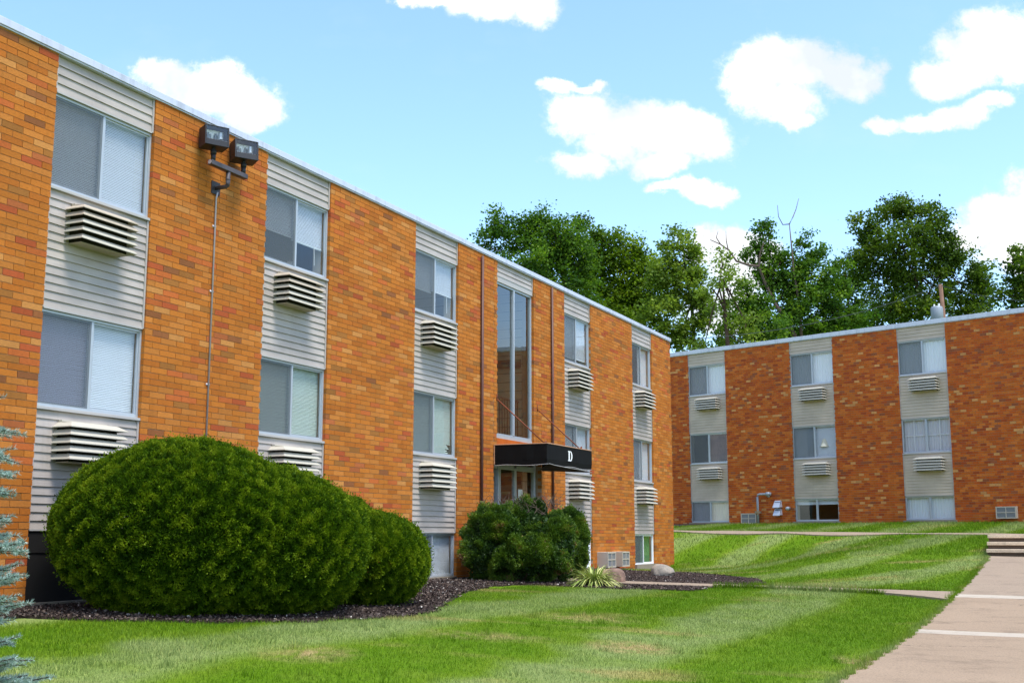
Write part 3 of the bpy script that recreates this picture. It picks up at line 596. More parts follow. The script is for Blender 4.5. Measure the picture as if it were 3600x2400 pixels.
# side path to the entrance, with a flared mouth
sp0,sp1=sB-.30,sB+.62
def flare0(t): return sp0+.30*min(1,max(0,(t-4.9)/.8))*(1-min(1,max(0,(t-7.9)/.8)))-max(0,(t-8.3)/1.1)**2*.6
m=MB(); rows=[]
for i in range(40):
    t=.9+(TE0-.02-.9)*i/39; q=[]
    for j in range(7):
        s=flare0(t)+(sp1-flare0(t))*j/6; p=st(s,t); q.append((p[0],p[1],float(H(*p))+.045))
    rows.append(q)
m.sheet(rows)
for r_ in ([q[0] for q in rows],[q[-1] for q in rows],rows[-1]): m.sheet([r_,[(q[0],q[1],q[2]-.14) for q in r_]])
tag(m.build('side_path',M['path2']),kind='structure')
# steps and upper walkway
ux=lambda s,t:st2(s,t)
up_lo,up_hi=4.75,6.0
def wz(s): return float(np.interp(s,[0,3.6,8,12,15.8,20],[.23,.20,.14,.10,.06,.05]))
strip('walkway',st2,-4,25,up_lo,up_hi,.035,M['path2'],ns=70,nt=3)
ztop=.05; zbot=float(H(*st(22,10.3)))+.03; nst=3; rh=(ztop-zbot)/nst
steps=empty('front_steps',(*st(22,TE0),zbot),R1); tag(steps,'three worn concrete steps rising from the path to the upper walkway','steps')
for i in range(nst):
    z=(i+1)*rh; s0_=.38*i
    m=MB(); m.box(s0_-.02,s0_+(.40 if i<nst-1 else 1.6),-(TE1-TE0)-.25,.04,z-.085,z); m.build('tread',M['step'],steps,bevel=.008)
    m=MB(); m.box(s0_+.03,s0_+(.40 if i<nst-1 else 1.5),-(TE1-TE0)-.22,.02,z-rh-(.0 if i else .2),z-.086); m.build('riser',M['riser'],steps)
# mulch beds
be=[gst(*q) for q in ((69,2172),(306,2183),(765,2192),(1071,2188),(1378,2172),(1508,2158),(1554,2128),(1622,2085),(1730,2061),(1837,2056),(2005,2063),(2143,2069),(2265,2076),(2434,2079))]
bs=np.array(be); print('bed',np.round(bs,2).tolist())
bs=bs[np.argsort(bs[:,0])]
def bededge(s):
    s_=np.asarray(s,float); w=.05*np.sin(s_*7.3)+.03*np.sin(s_*17.1+1)
    return np.interp(s_,np.r_[-6,-2,bs[:,0]],np.r_[2.2,bs[0,1],bs[:,1]])+w
strip('mulch_bed',st,-5,sp0-.02,.0,lambda s:float(bededge(s)),.028,M['mulch'],ns=150,nt=14,thick=.05)
b2p=[gst(*q) for q in ((2165,2004),(2290,2003),(2420,2014),(2560,2026),(2660,2036),(2698,2052))]; b2p=np.array(b2p); print('bed2',np.round(b2p,2).tolist())
def bed2top(t):
    o_=np.argsort(b2p[:,1]); return np.interp(t,b2p[o_,1],b2p[o_,0])+.05*np.sin(np.asarray(t)*9)
t_tip=b2p[:,1].max()
strip('mulch_bed',lambda a,b_:st(b_,a),.0,float(t_tip),sp1+.01,lambda t:max(sp1+.02,float(bed2top(t))),.028,M['mulch'],ns=80,nt=10,thick=.05)
strip('mulch_bed',st2,-3,1.2,.02,lambda s:2.2-max(0,s)*1.2,.03,M['mulch'],ns=20,nt=6,thick=.03)
def inbed(s,t): 
    return ((t<bededge(s)+0)&(s<sp0+.1)&(s>-5.2))|((s>sp0-.02+.30*np.clip((t-4.9)/.8,0,1)*(1-np.clip((t-7.9)/.8,0,1))-np.maximum(0,(t-8.3)/1.1)**2*.6)&(s<sp1+.02)&(t<TE0)&(t>.8))|((s>=sp1)&(t<t_tip)&(s<bed2top(t)))
# chips
n=26000; s=RNG.uniform(-2,sp0,n); t=RNG.uniform(.05,1,n)*(bededge(s)+.08); s2_=RNG.uniform(sp1,24,9000); t2_=RNG.uniform(.3,t_tip,9000)
k=s2_<bed2top(t2_)+.06; s=np.r_[s,s2_[k]]; t=np.r_[t,t2_[k]]; n=len(s)
pp=O1+s[:,None]*D1+t[:,None]*N1; zz=H(pp[:,0],pp[:,1])+.028+RNG.uniform(0,.018,n)
def random_quads(c,size,asp=1.6,flat=None,rng=RNG):
    n=len(c); a=rng.normal(size=(n,3)); 
    if flat is not None: a[:,2]*=flat
    a/=np.linalg.norm(a,axis=1)[:,None]; b=rng.normal(size=(n,3)); 
    if flat is not None: b[:,2]*=flat
    b-=(a*b).sum(1)[:,None]*a; b/=np.linalg.norm(b,axis=1)[:,None]; h=(size*.5)[:,None]
    V=np.stack([c-a*h*asp-b*h*.3,c-a*h*.2-b*h,c+a*h*asp+b*h*.1,c+a*h*.1+b*h],1); return V.reshape(-1,3),np.arange(4*n).reshape(-1,4)
V,Fq=random_quads(np.c_[pp,zz],RNG.uniform(.012,.035,n),1.5,.45); o=npmesh('mulch_chips',V,Fq,M['chip'],rnd=RNG.random(n)**1.0); tag(o,kind='stuff')
# grass blades
def grass(n,s0,s1,t0,t1,h,w,seed,cond=None):
    r=np.random.default_rng(seed); s=r.uniform(s0,s1,n); t=r.uniform(t0,t1,n); k=~inbed(s,t); s,t=s[k],t[k]
    if cond is not None: k=cond(s,t); s,t=s[k],t[k]
    return s,t
parts=[]
for (n,s0,s1,t0,t1,h,w,sd) in ((150000,-4.5,5,1.6,TE0+.03,.034,.0066,1),(110000,5,13,2,TE0+.03,.038,.0095,2),(90000,13,27,.1,TE0+.02,.044,.014,3),(40000,22,36,-3,TE0-.1,.08,.022,4),(20000,-4,5,1.5,4,.05,.009,5)):
    s,t=grass(n,s0,s1,t0,t1,h,w,sd); p=O1+s[:,None]*D1+t[:,None]*N1
    v=p-O2; a2,c2=v@D2,v@N2; k=(c2>6.05)&~((s>21.8)&(t>TE0-.05)); parts.append((p[k],h,w))
r=np.random.default_rng(9); s=r.uniform(-3,20,45000); t=r.uniform(.03,4.72,45000); p=O2+s[:,None]*D2+t[:,None]*N2
k=(t>2.2-np.maximum(0,s)*1.2)|(s>1.3); parts.append((p[k],.08,.022))
# tufts that lean over the path edges
s=r.uniform(-6,21.9,16000); t=TE0+.045+.03*np.sin(s*5.1)*np.sin(s*1.7+1)+.03*np.sin(s*13.7)-np.abs(r.normal(0,.05,16000)); parts.append((O1+s[:,None]*D1+t[:,None]*N1,.085,.011))
t=r.uniform(2.0,TE0-.3,9000); s=np.where(r.random(9000)<.6,sp0+.30*np.clip((t-4.9)/.8,0,1)*(1-np.clip((t-7.9)/.8,0,1))+np.abs(r.normal(0,.03,9000))-.03,sp1-np.abs(r.normal(0,.03,9000))+.04); 
k=((s>sp0+.3)|(t<8.2))&np.where(s<sp0+.3,t>bededge(np.full_like(t,sp0-.05)),t>t_tip); s,t=s[k],t[k]; parts.append((O1+s[:,None]*D1+t[:,None]*N1,.13,.013))
cs=r.uniform(-3,21,260); ct=r.uniform(3.8,9.2,260); ok=~inbed(cs,ct); cs,ct=cs[ok],ct[ok]
cc=(O1+cs[:,None]*D1+ct[:,None]*N1); pk=np.repeat(cc,26,0)+r.normal(0,.045,(len(cc)*26,2)); parts.append((pk,.08,.010))
VV=[];off=0
for p,h,w in parts:
    n=len(p); a=r.uniform(0,2*PI,n); L_=r.uniform(.5,1.25,n)*h; b_=r.uniform(0,.75,n)*L_; c_=r.uniform(0,2*PI,n); z=H(p[:,0],p[:,1])-.004
    d=np.c_[np.cos(a),np.sin(a),np.zeros(n)]*(w*r.uniform(.6,1.3,n))[:,None]*.5; base=np.c_[p,z]
    tip=base+np.c_[np.cos(c_)*b_,np.sin(c_)*b_,L_]; VV.append(np.stack([base-d,base+d,tip],1).reshape(-1,3))
V=np.concatenate(VV); n=len(V)//3; o=npmesh('grass',V,np.arange(3*n).reshape(-1,3),M['blade'],rnd=r.random(n)); tag(o,kind='stuff')
# ------------------------------------------------------------------ shrubs
def fbm(p,seed,scale,octv=3):
    r=np.random.default_rng(seed); out=0; amp=1
    for o_ in range(octv):
        for _ in range(14):
            k=r.normal(size=3); k*=scale*(2**o_)/np.linalg.norm(k); out=out+amp*np.sin(p@k*2*PI+r.uniform(0,6.3))/8.4
        amp*=.55
    return out
def lobes_world(lobes):     # (px,py,rx,ry,depth,rdepth)
    out=[]
    for x,y,rx,ry,d,rd in lobes: out.append((P(x,y,d),np.array([rx*d/F,rd,ry*d/F])))
    return out
def bush(name,lobes,label,mat,n,size,seed,GK=.7,fuzz=.05,clump=.10,wallgap=.06,holes=0,stem=None,lift=None):
    LW=lobes_world(lobes); r=np.random.default_rng(seed); c0=np.mean([c for c,_ in LW],0)
    vol=np.array([R[0]*R[2]+R[0]*R[1]+R[1]*R[2] for _,R in LW]); share=vol/vol.sum(); P_=[];N_=[]
    for (c,R),sh in zip(LW,share):
        m_=int(n*sh*1.6); v=r.normal(size=(m_,3)); v/=np.linalg.norm(v,axis=1)[:,None]
        q=c+v*R; nrm=v/R; nrm/=np.linalg.norm(nrm,axis=1)[:,None]; keep=np.ones(m_,bool)
        for c2,R2_ in LW:
            if c2 is c: continue
            keep&=(((q-c2)/R2_)**2).sum(1)>.985
        P_.append(q[keep]);N_.append(nrm[keep])
    q=np.concatenate(P_); nn=np.concatenate(N_)
    f=fbm(q,seed,1/clump/2.2,2); g=fbm(q,seed+1,1/.7,3)
    q=q+nn*(f*fuzz*1.1+g*fuzz*GK-np.abs(r.normal(0,fuzz*.8,len(q)))+np.where(r.random(len(q))<.035,r.uniform(.015,.075,len(q)),0))[:,None]
    gz_=H(q[:,0],q[:,1]); tt=to_st(q)[1]; k=(q[:,2]>gz_+.03)&(tt>wallgap)
    if holes: k&=~((fbm(q,seed+5,1/.5,2)<-holes)&(r.random(len(q))<.85))
    q,nn,f=q[k],nn[k],f[k]; m_=len(q)
    # each tuft: two crossed slim leaf cards leaning outward
    up_=nn+r.normal(0,.55,(m_,3))+np.array([0,0,.35]); up_/=np.linalg.norm(up_,axis=1)[:,None]
    a=np.cross(up_,r.normal(size=(m_,3))); a/=np.linalg.norm(a,axis=1)[:,None]; b_=np.cross(up_,a); sz=size*r.uniform(.6,1.5,m_)[:,None]; Vs=[]
    for e in (a,b_):
        Vs.append(np.stack([q-e*sz*.28,q+e*sz*.12-up_*sz*.1,q+e*sz*.42+up_*sz*.75,q-e*sz*.05+up_*sz*1.0],1))
    V=np.concatenate(Vs,1).reshape(-1,3); rn=np.clip(.46+f*.5+fbm(q,seed+9,1/.45,2)*.24+r.normal(0,.10,m_),0,1)
    root=empty(name,(c0[0],c0[1],float(H(c0[0],c0[1])))); tag(root,label,'shrub'); root_l=np.array(root.location)
    npmesh('foliage',V-root_l,np.arange(8*m_).reshape(-1,4),mat,root,rnd=np.repeat(rn,2))
    core=MB()
    tw=[]
    for (c,R) in LW:
        for i in range(26):
            v=r.normal(size=3); v/=np.linalg.norm(v); e=c+v*R*.86; e[2]=max(e[2],float(H(e[0],e[1]))+.1)
            if to_st(e)[1]<.08: continue
            b0=np.array([c[0]*.8+c0[0]*.2,c[1]*.8+c0[1]*.2,float(H(c[0],c[1]))]); mdl=(b0+e)/2+r.normal(0,.08,3)
            core.tube([tuple(b0-root_l),tuple(mdl-root_l),tuple(e-root_l)],[.03,.016,.005],5,cap=False)
    core.build('branches',M['bark'],root)
    V=[];Fi=[]
    for c,R in LW:    # inner leafy mass in the darkest leaf tones
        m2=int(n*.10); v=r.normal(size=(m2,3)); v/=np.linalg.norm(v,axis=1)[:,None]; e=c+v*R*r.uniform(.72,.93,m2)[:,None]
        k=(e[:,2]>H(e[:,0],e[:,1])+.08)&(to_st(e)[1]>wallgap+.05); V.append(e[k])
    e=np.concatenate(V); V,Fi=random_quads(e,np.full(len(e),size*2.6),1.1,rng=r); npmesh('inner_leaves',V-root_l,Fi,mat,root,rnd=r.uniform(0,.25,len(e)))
    return root
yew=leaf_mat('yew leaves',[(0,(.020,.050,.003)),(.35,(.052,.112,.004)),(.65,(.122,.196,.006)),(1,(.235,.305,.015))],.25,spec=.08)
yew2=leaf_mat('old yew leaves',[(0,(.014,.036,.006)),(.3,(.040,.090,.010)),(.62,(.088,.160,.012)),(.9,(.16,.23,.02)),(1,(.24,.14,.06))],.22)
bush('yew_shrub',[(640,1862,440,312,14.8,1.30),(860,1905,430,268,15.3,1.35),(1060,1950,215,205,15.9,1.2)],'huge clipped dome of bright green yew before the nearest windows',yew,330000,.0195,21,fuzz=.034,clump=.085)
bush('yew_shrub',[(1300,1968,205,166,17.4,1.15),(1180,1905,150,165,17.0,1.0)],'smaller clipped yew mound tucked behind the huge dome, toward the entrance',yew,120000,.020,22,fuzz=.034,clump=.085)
bush('yew_shrub',[(1745,1895,98,118,24.6,.7),(1835,1872,105,98,25.2,.65),(1925,1915,100,108,24.8,.75),(1835,1955,165,70,24.4,.75),(1888,1795,34,44,25.2,.25),(1700,1940,62,80,24.3,.5)],'shaggy dark yew with bare twigs and gaps below the entrance awning',yew2,110000,.032,23,fuzz=.10,clump=.2,holes=.42,GK=2.2)
bush('yew_shrub',[(2005,1905,62,118,26.6,.55)],'narrow dark upright yew between the shaggy shrub and the corner window',yew2,26000,.032,24,fuzz=.06,clump=.16,wallgap=.1)
# bare twigs on the shaggy shrub
tw=bpy.data.objects['yew_shrub.002'] if 'yew_shrub.002' in bpy.data.objects else None
if tw:
    m=MB(); r=np.random.default_rng(4); L0=np.array(tw.location)
    for i in range(190):
        b0=P(r.uniform(1690,1970),r.uniform(1760,1810),25.0+r.uniform(-.4,.4)); d=np.array([r.normal(0,.14),r.normal(0,.1),r.uniform(.05,.26)])
        m.tube([tuple(b0-L0),tuple(b0+d*.5+r.normal(0,.02,3)-L0),tuple(b0+d-L0)],[.006,.004,.002],4,cap=False)
    m.build('bare_twigs',M['deadwood'],tw)
# ------------------------------------------------------------------ variegated plant
hp=ghit(2088,2062); pl=empty('variegated_plant',tuple(hp)); tag(pl,'clump of arching cream and green striped leaves before the brown boulder','plant')
def stripe_leaf():
    n=NT('variegated leaves'); r=n.attr('rnd'); c=n.ramp(r,[(0,(.13,.24,.03)),(.4,(.28,.38,.07)),(.75,(.50,.52,.16)),(1,(.62,.60,.28))]); return n.done(n.bsdf(c,.5,.3))
V=[];Fi=[];rr=[]; r=np.random.default_rng(3)
for i in range(380):
    a=r.uniform(0,2*PI); Lf=r.uniform(.42,.74); w=r.uniform(.011,.019); dr=r.uniform(.35,1.0); pts=[]
    for k in range(8):
        u=k/7; rad=Lf*dr*u*1.02; z=Lf*(1.0-dr*.35)*u*1.15-Lf*dr*.95*u*u*1.0; pts.append(np.array([math.cos(a)*rad+.05*math.cos(a),math.sin(a)*rad+.05*math.sin(a),max(z,.01)]))
    sd=np.array([-math.sin(a),math.cos(a),0])
    for half in (-1,1):
        b0=len(V)
        for k,p in enumerate(pts): ww=w*(1-(k/7)**2*.9); V+=[p,p+sd*ww*half+np.array([0,0,.004])]
        tone=r.uniform(.55,1) if half>0 else r.uniform(.0,.75)
        for k in range(7): Fi.append((b0+2*k,b0+2*k+1,b0+2*k+3,b0+2*k+2)); rr.append(tone)
npmesh('leaves',V,Fi,stripe_leaf(),pl,rnd=rr)
# ------------------------------------------------------------------ boulders
def boulder(px0,px1,pyt,pyb,mat,label,seed,shape,k=.9):
    g=ghit((px0+px1)/2,pyb-2); d=g[1]; w=(px1-px0)*d/F; h=(pyb-pyt)*d/F
    import bmesh
    bm=bmesh.new(); bmesh.ops.create_icosphere(bm,subdivisions=4,radius=1); me=bpy.data.meshes.new('boulder')
    for v in bm.verts:
        p=np.array(v.co); q=fbm(p[None]*1.0,seed,.5,3)[0]*.10+fbm(p[None],seed+1,1.6,2)[0]*.03; p=p*(1+q)
        x,y,z=p; z=np.sign(z)*abs(z)**.8; x=np.sign(x)*abs(x)**.85
        x2=x*w*.5+shape*z*w*.12; v.co=(x2,y*w*k*.42,(z*.56*h*1.05)+h*.42-(shape*x*h*.22 if z>0 else 0))
    bm.to_mesh(me); bm.free()
    for p in me.polygons: p.use_smooth=True
    me.materials.append(mat); o=link(bpy.data.objects.new('boulder',me)); o.location=(g[0],g[1]+w*.2,g[2]-.03); tag(o,label,'boulder','boulders in the mulch'); return o
boulder(2112,2200,1995,2054,M['rock1'],'brown boulder right behind the variegated plant',5,-.3)
boulder(2291,2371,1984,2028,M['rock2'],'pale grey pointed boulder alone in the mulch by the lawn',8,.9)
# ------------------------------------------------------------------ blue spruce (left edge)
def spruce():
    d0=6.6; bx,by=-3.12,6.7; gz0=float(H(bx,by)); root=empty('blue_spruce',(bx,by,gz0)); tag(root,'young blue spruce with pale needles at the left edge of the lawn','tree'); R0=np.array((bx,by,gz0))
    r=np.random.default_rng(12); top=P(0,1420,6.7)[2]+.25-gz0
    t=MB(); t.tube([(0,0,-.05),(0,0,top*.5),(.0,0,top)],[.05,.03,.006],8); t.build('trunk',M['bark'],root,smooth=True)
    br=[]; 
    for x,y in ((46,1512),(52,1612),(30,1660),(28,1725),(34,1818),(112,1902),(50,1880),(86,2022),(70,1990),(97,2122),(40,2100),(44,2252),(76,2312),(60,2330),(196,2378),(120,2372),(30,2180)):
        d=d0+r.uniform(-.25,.25); tip=P(x-24,y,d)-R0; L_=np.hypot(tip[0],tip[1]); br.append((np.array([0,0,max(.05,tip[2]-L_*.10+ (.08 if y<1800 else .0))]),tip,.7))
    for i in range(46):
        z=r.uniform(.12,top*.97); L_=(.18+.75*(1-z/top))*r.uniform(.8,1.05); a=r.uniform(0,2*PI)
        if -2.3<((a+PI)%(2*PI)-PI)<.9 : continue
        br.append((np.array([0,0,z]),np.array([math.cos(a)*L_,math.sin(a)*L_,z+L_*.12]),.6))
    wood=MB(); NV=[]; 
    def needles(p0,p1,n,L_):
        ax=p1-p0; l=np.linalg.norm(ax); ax=ax/l; u=r.random(n)[:,None]; q=p0+ax*l*u; v=r.normal(size=(n,3)); v-=(v@ax)[:,None]*ax; v/=np.linalg.norm(v,axis=1)[:,None]; v[:,2]+=.25
        dr=v*.85+ax*.62; dr/=np.linalg.norm(dr,axis=1)[:,None]; s_=np.cross(dr,r.normal(size=(n,3))); s_/=np.linalg.norm(s_,axis=1)[:,None]; LL=L_*r.uniform(.75,1.15,n)[:,None]
        NV.append(np.stack([q-s_*.0014,q+s_*.0014,q+dr*LL*.9+s_*.0010,q+dr*LL],1))
    for b0,tip,k in br:
        L_=np.linalg.norm(tip-b0); m1=b0*.5+tip*.5+np.array([0,0,-.05*L_]); wood.tube([tuple(b0),tuple(m1),tuple(tip)],[.010,.006,.003],5,cap=False); needles(m1,tip,int(800*L_),.026); needles(b0,m1,int(260*L_),.024)
        ax=(tip-b0)/L_; sd=np.cross(ax,(0,0,1)); sd/=np.linalg.norm(sd)
        for i in range(int(8+9*L_)):
            u=r.uniform(.25,.93); q=b0*(1-u)+tip*u+np.array([0,0,-.05*L_*(1-abs(2*u-1))]); sg=1 if i%2 else -1; tl=(.10+.30*(1-u)*L_)*r.uniform(.7,1.1); e=q+(ax*.75+sd*sg*.75+np.array([0,0,r.uniform(-.18,.22)]))*tl
            wood.tube([tuple(q),tuple(e)],[.004,.002],4,cap=False); needles(q,e,int(700*tl)+20,.024)
            if tl>.14:
                for j in range(2): u2=r.uniform(.4,.8); q2=q*(1-u2)+e*u2; e2=q2+(ax*.8+sd*sg*(.2-j*1.0)+np.array([0,0,r.uniform(-.1,.2)]))*tl*.4; needles(q2,e2,int(900*tl*.4)+20,.022)
    wood.build('branches',M['bark'],root); V=np.concatenate(NV).reshape(-1,3); n=len(V)//4
    npmesh('needles',V,np.arange(4*n).reshape(-1,4),leaf_mat('blue spruce needles',[(0,(.14,.22,.18)),(.5,(.30,.42,.37)),(1,(.52,.64,.58))],.15,.5,(.9,1,.95)),root,rnd=r.random(n))
spruce()
# ------------------------------------------------------------------ trees
def tree(name,label,lobes,depth,trunk,mat,leaf=.15,dens=1.0,seed=0,cl=.42,cat='tree',barem=None,bare=(),rd=.9,per=60,group='trees beyond the far building',bark='bark'):
    r=np.random.default_rng(seed); k=depth/F; C=[]; 
    base=P(trunk[0][0],trunk[0][1],depth); gz_=float(H(base[0],base[1])); root=empty(name,(base[0],base[1],gz_)); tag(root,label,cat,group); R0=np.array(root.location)
    wood=MB(); tp=[(0,0,-.1)]+[tuple(P(x,y,depth)-R0) for x,y in trunk]; rr=[q_*1.0 for q_ in np.linspace(.14,.04,len(tp))]; wood.tube(tp,list(rr),8)
    for x,y,rx,ry in lobes:
        R=np.array([rx*k,max(rx,ry)*k*rd,ry*k]); dd=depth+r.uniform(-.5,.5)*R[1]; c=P(x,y,dd); m_=max(3,int(dens*5.6*(R[0]*R[1]+R[0]*R[2]+R[1]*R[2])/ (cl*3.4)))
        v=r.normal(size=(m_,3)); v/=np.linalg.norm(v,axis=1)[:,None]; q=c+v*R*(r.random(m_)**.45)[:,None]*.95; C.append(q)
        j=int(r.integers(max(1,len(tp)//2),len(tp))); s0_=np.array(tp[j]); e=c-R0; md=(s0_+e)/2+r.normal(0,.25,3); wood.tube([tuple(s0_),tuple(md),tuple(e)],[.05,.04,.02],6,cap=False)
        for qq in q[r.random(m_)<.15]:
            wood.tube([tuple(e+(0,0,-.3)),tuple((e+qq-R0)/2+r.normal(0,.15,3)),tuple(qq-R0)],[.02,.014,.006],4,cap=False)
    C=np.concatenate(C); m_=len(C); tone=r.normal(0,.16,m_); sc=r.uniform(.6,1.35,m_)
    cnt=np.maximum(8,(per*1.7*sc).astype(int)); idx=np.repeat(np.arange(m_),cnt); n=len(idx)
    off=r.normal(size=(n,3))*np.array([1,1,.72])*cl*.52*sc[idx][:,None]; q=C[idx]+off
    V,Fi=random_quads(q-R0,leaf*r.uniform(.6,1.3,n),1.3,.7,rng=r)
    npmesh('crown',V,Fi,mat,root,rnd=np.clip(.48+tone[idx]+r.normal(0,.10,n),0,1)); wood.build('trunk',M[bark],root,smooth=True)
    if bare:
        b_=MB()
        for path,r0 in bare: pts=[tuple(P(x,y,depth-.5)-R0) for x,y in path]; b_.tube(pts,list(np.linspace(r0,max(.012,r0*.25),len(pts))),7)
        b_.build('bare_branches',M['deadwood'],root,smooth=True)
    return root
def lm(name,a,b,c,d,tr=.4): return leaf_mat(name,[(0,a),(.35,b),(.7,c),(1,d)],tr,.55,None,.2)
LA=lm('locust leaves',(.018,.056,.008),(.055,.135,.014),(.110,.210,.016),(.20,.31,.02),.45)
LB=lm('maple leaves',(.026,.064,.005),(.085,.165,.008),(.160,.250,.012),(.26,.34,.02),.45)
LC=lm('honey locust leaves',(.045,.085,.010),(.115,.190,.020),(.20,.290,.035),(.31,.38,.06),.45)
LD=lm('oak leaves',(.018,.046,.006),(.055,.112,.010),(.110,.175,.014),(.21,.26,.02),.45)
GRP='trees beyond the far building'
tree('locust_tree','feathery blue green locust, first tree above the nearer roof, farthest from the walkway',[(1790,830,100,70),(1700,860,40,40),(1745,775,55,45),(1850,800,60,55),(1960,860,110,110),(2020,930,80,110),(1880,940,130,120),(1990,1050,130,120),(1900,780,45,40),(1945,850,90,90),(1920,760,30,32)],62,[(2010,1180),(1990,1020),(1960,900)],LA,.125,1.6,31,cl=.5)
tree('dark_tree','narrow dark green tree peeking out between the locust and the rounder maple',[(2035,800,42,42),(2050,850,50,60),(2075,930,60,70),(2060,1000,70,80)],68,[(2070,1180),(2060,1000),(2045,880)],LD,.125,1.2,32,cl=.45)
tree('maple_tree','rounded yellow green maple crown above the middle of the nearer roof',[(2130,850,70,65),(2180,900,80,80),(2120,960,90,100),(2240,890,55,60),(2270,960,75,80),(2200,1020,120,100),(2280,1070,120,100),(2160,1090,110,80)],64,[(2230,1200),(2220,1060),(2190,960)],LB,.13,1.7,33,cl=.5)
tree('honey_locust_tree','loose pale yellow green tree with upright sprays above the roof corner',[(2360,860,50,55),(2400,830,35,35),(2330,930,70,80),(2420,930,70,80),(2440,1010,70,80),(2370,1030,90,80),(2340,1120,110,80),(2460,1090,60,80),(2390,1180,80,60)],60,[(2440,1230),(2432,1060),(2400,930)],LC,.13,1.5,34,cl=.45)
tree('wispy_tree','sparse pale green tree of thin sprays where the two roofs meet',[(2540,920,55,60),(2500,1010,50,80),(2570,1020,55,70),(2540,1120,80,80),(2620,1130,70,70),(2600,1200,90,50),(2480,1200,60,60)],56,[(2560,1240),(2550,1100),(2540,980)],LC,.11,.8,35,cl=.42,per=46)
tree('bushy_tree','low bushy mid green tree left of the leaning trunk over the far roof',[(2620,1010,60,60),(2660,1080,75,75),(2600,1110,70,75),(2700,1160,90,70),(2640,1180,110,60),(2560,1180,70,60)],58,[(2650,1240),(2645,1130),(2635,1050)],LA,.12,1.3,36,cl=.42)
tree('dying_locust_tree','open crowned locust with a leaning trunk and bare dead top branches',[(2700,800,45,42),(2665,850,45,45),(2710,880,60,50),(2640,905,45,35),(2690,960,55,45),(2835,850,40,40),(2860,900,60,45),(2830,940,60,45),(2790,1000,80,70),(2860,1030,90,70),(2900,970,50,45),(2930,1060,80,90),(2850,1110,130,90),(2990,1130,80,80),(2770,1090,60,70),(2960,920,35,25),(2760,900,40,50),(2740,1010,60,60),(2820,930,45,50),(2720,960,50,45),(2900,1020,60,50),(2780,1150,90,50),(2900,1150,100,50)],60,[(2798,1190),(2755,1110),(2727,1073),(2686,987),(2665,936)],LA,.12,1.25,37,cl=.4,
 bare=[([(2818,1190),(2808,1058),(2790,956),(2783,869),(2775,788)],.085),([(2775,788),(2788,762),(2798,737),(2808,698)],.032),([(2775,788),(2752,790),(2737,762),(2733,721)],.032),([(2667,936),(2635,933),(2589,918),(2563,880),(2533,859),(2497,843)],.075),([(2533,859),(2518,835),(2525,812)],.03),([(2560,878),(2553,845),(2552,812)],.03),([(2798,1190),(2755,1110),(2727,1073),(2686,987),(2667,936),(2672,890),(2690,840)],.13)])
tree('locust_tree','small blue green locust filling the gap beside the large round oak',[(2960,960,50,60),(2990,1000,50,70),(2970,1080,60,80),(3010,1120,70,70),(3060,1110,60,60)],66,[(2985,1180),(2985,1080),(2970,990)],LA,.14,.9,38,cl=.42)
tree('oak_tree','large round dark oak rising highest over the far brick building',[(3050,780,60,55),(3130,740,70,55),(3190,730,60,45),(3250,790,80,80),(3070,870,85,90),(3170,850,110,100),(3300,850,75,80),(3350,900,80,80),(3120,970,120,100),(3250,960,130,110),(3380,980,90,90),(3430,1040,60,80),(3130,1080,120,80),(3270,1080,130,80),(3400,1090,90,60),(3290,760,40,50),(3440,960,40,50),(3010,930,40,60)],64,[(3240,1200),(3235,1080),(3220,960),(3210,860)],LD,.125,1.5,39,cl=.48,per=58)
tree('dark_tree','dark green tree cut by the edge of the photo past the large oak',[(3590,900,50,50),(3560,960,55,55),(3610,1000,90,80),(3550,1040,55,55),(3640,1060,90,80),(3680,950,70,90)],60,[(3640,1150),(3640,1060),(3630,960)],LD,.15,1.0,40,cl=.45)
tree('understory_tree','low dark green foliage screen just above the middle of the far roof',[(2720,1190,80,40),(2850,1180,90,45),(2980,1170,80,45),(3080,1160,60,40),(2450,1235,60,40)],72,[(2850,1220),(2850,1190)],LD,.16,.8,41,cl=.5)
# ------------------------------------------------------------------ utility pole and wires
pd=60; pb=P(3345,1200,pd); gz_=float(H(pb[0],pb[1])); up_=empty('utility_pole',(pb[0],pb[1],gz_)); tag(up_,'weathered wooden utility pole with a grey transformer behind the far roof','utility pole'); R0=np.array(up_.location)
m=MB(); top_=P(3306,1000,pd)-R0; m.tube([(.12,0,-.2),tuple(top_)],[.125,.10],12); m.build('pole',M['polewood'],up_,smooth=True)
m=MB(); ct=P(3293,1082,pd-.4)-R0; k=pd/F; m.tube([tuple(ct+(0,0,-1.05)),tuple(ct+(0,0,-.02)),tuple(ct+(0,0,.05)),tuple(ct+(0,0,.09))],[.29,.30,.26,.10],20); tr_=m.build('transformer',M['transformer'],up_,smooth=True)
m=MB(); m.tube([tuple(ct+(.12,0,.05)),tuple(ct+(.12,0,.22))],.05,10); m.tube([tuple(ct+(-.12,0,.05)),tuple(ct+(-.12,0,.18))],.04,10); m.build('bushing',M['white'],tr_)
def wire(pts,label,r_=.018):
    W_=[Vector(tuple(P(*p))) for p in pts]; a,b=W_[0],W_[-1]; n=16; c=[]
    for i in range(n+1): u=i/n; q=a.lerp(b,u); q.z-=4*u*(1-u)*pts[1][3] if len(pts[1])>3 else 0; c.append(tuple(q))
    m=MB(); m.tube(c,r_,5); o=m.build('overhead_wire',M['wire']); tag(o,label,'overhead wire','wires on the utility pole')
def wire2(a,b,sag,label):
    A,B=Vector(tuple(P(*a))),Vector(tuple(P(*b))); c=[]
    for i in range(17): u=i/16; q=A.lerp(B,u); q.z-=4*u*(1-u)*sag; c.append(tuple(q))
    m=MB(); m.tube(c,.016,5); o=m.build('overhead_wire',M['wire']); tag(o,label,'overhead wire','wires on the utility pole')
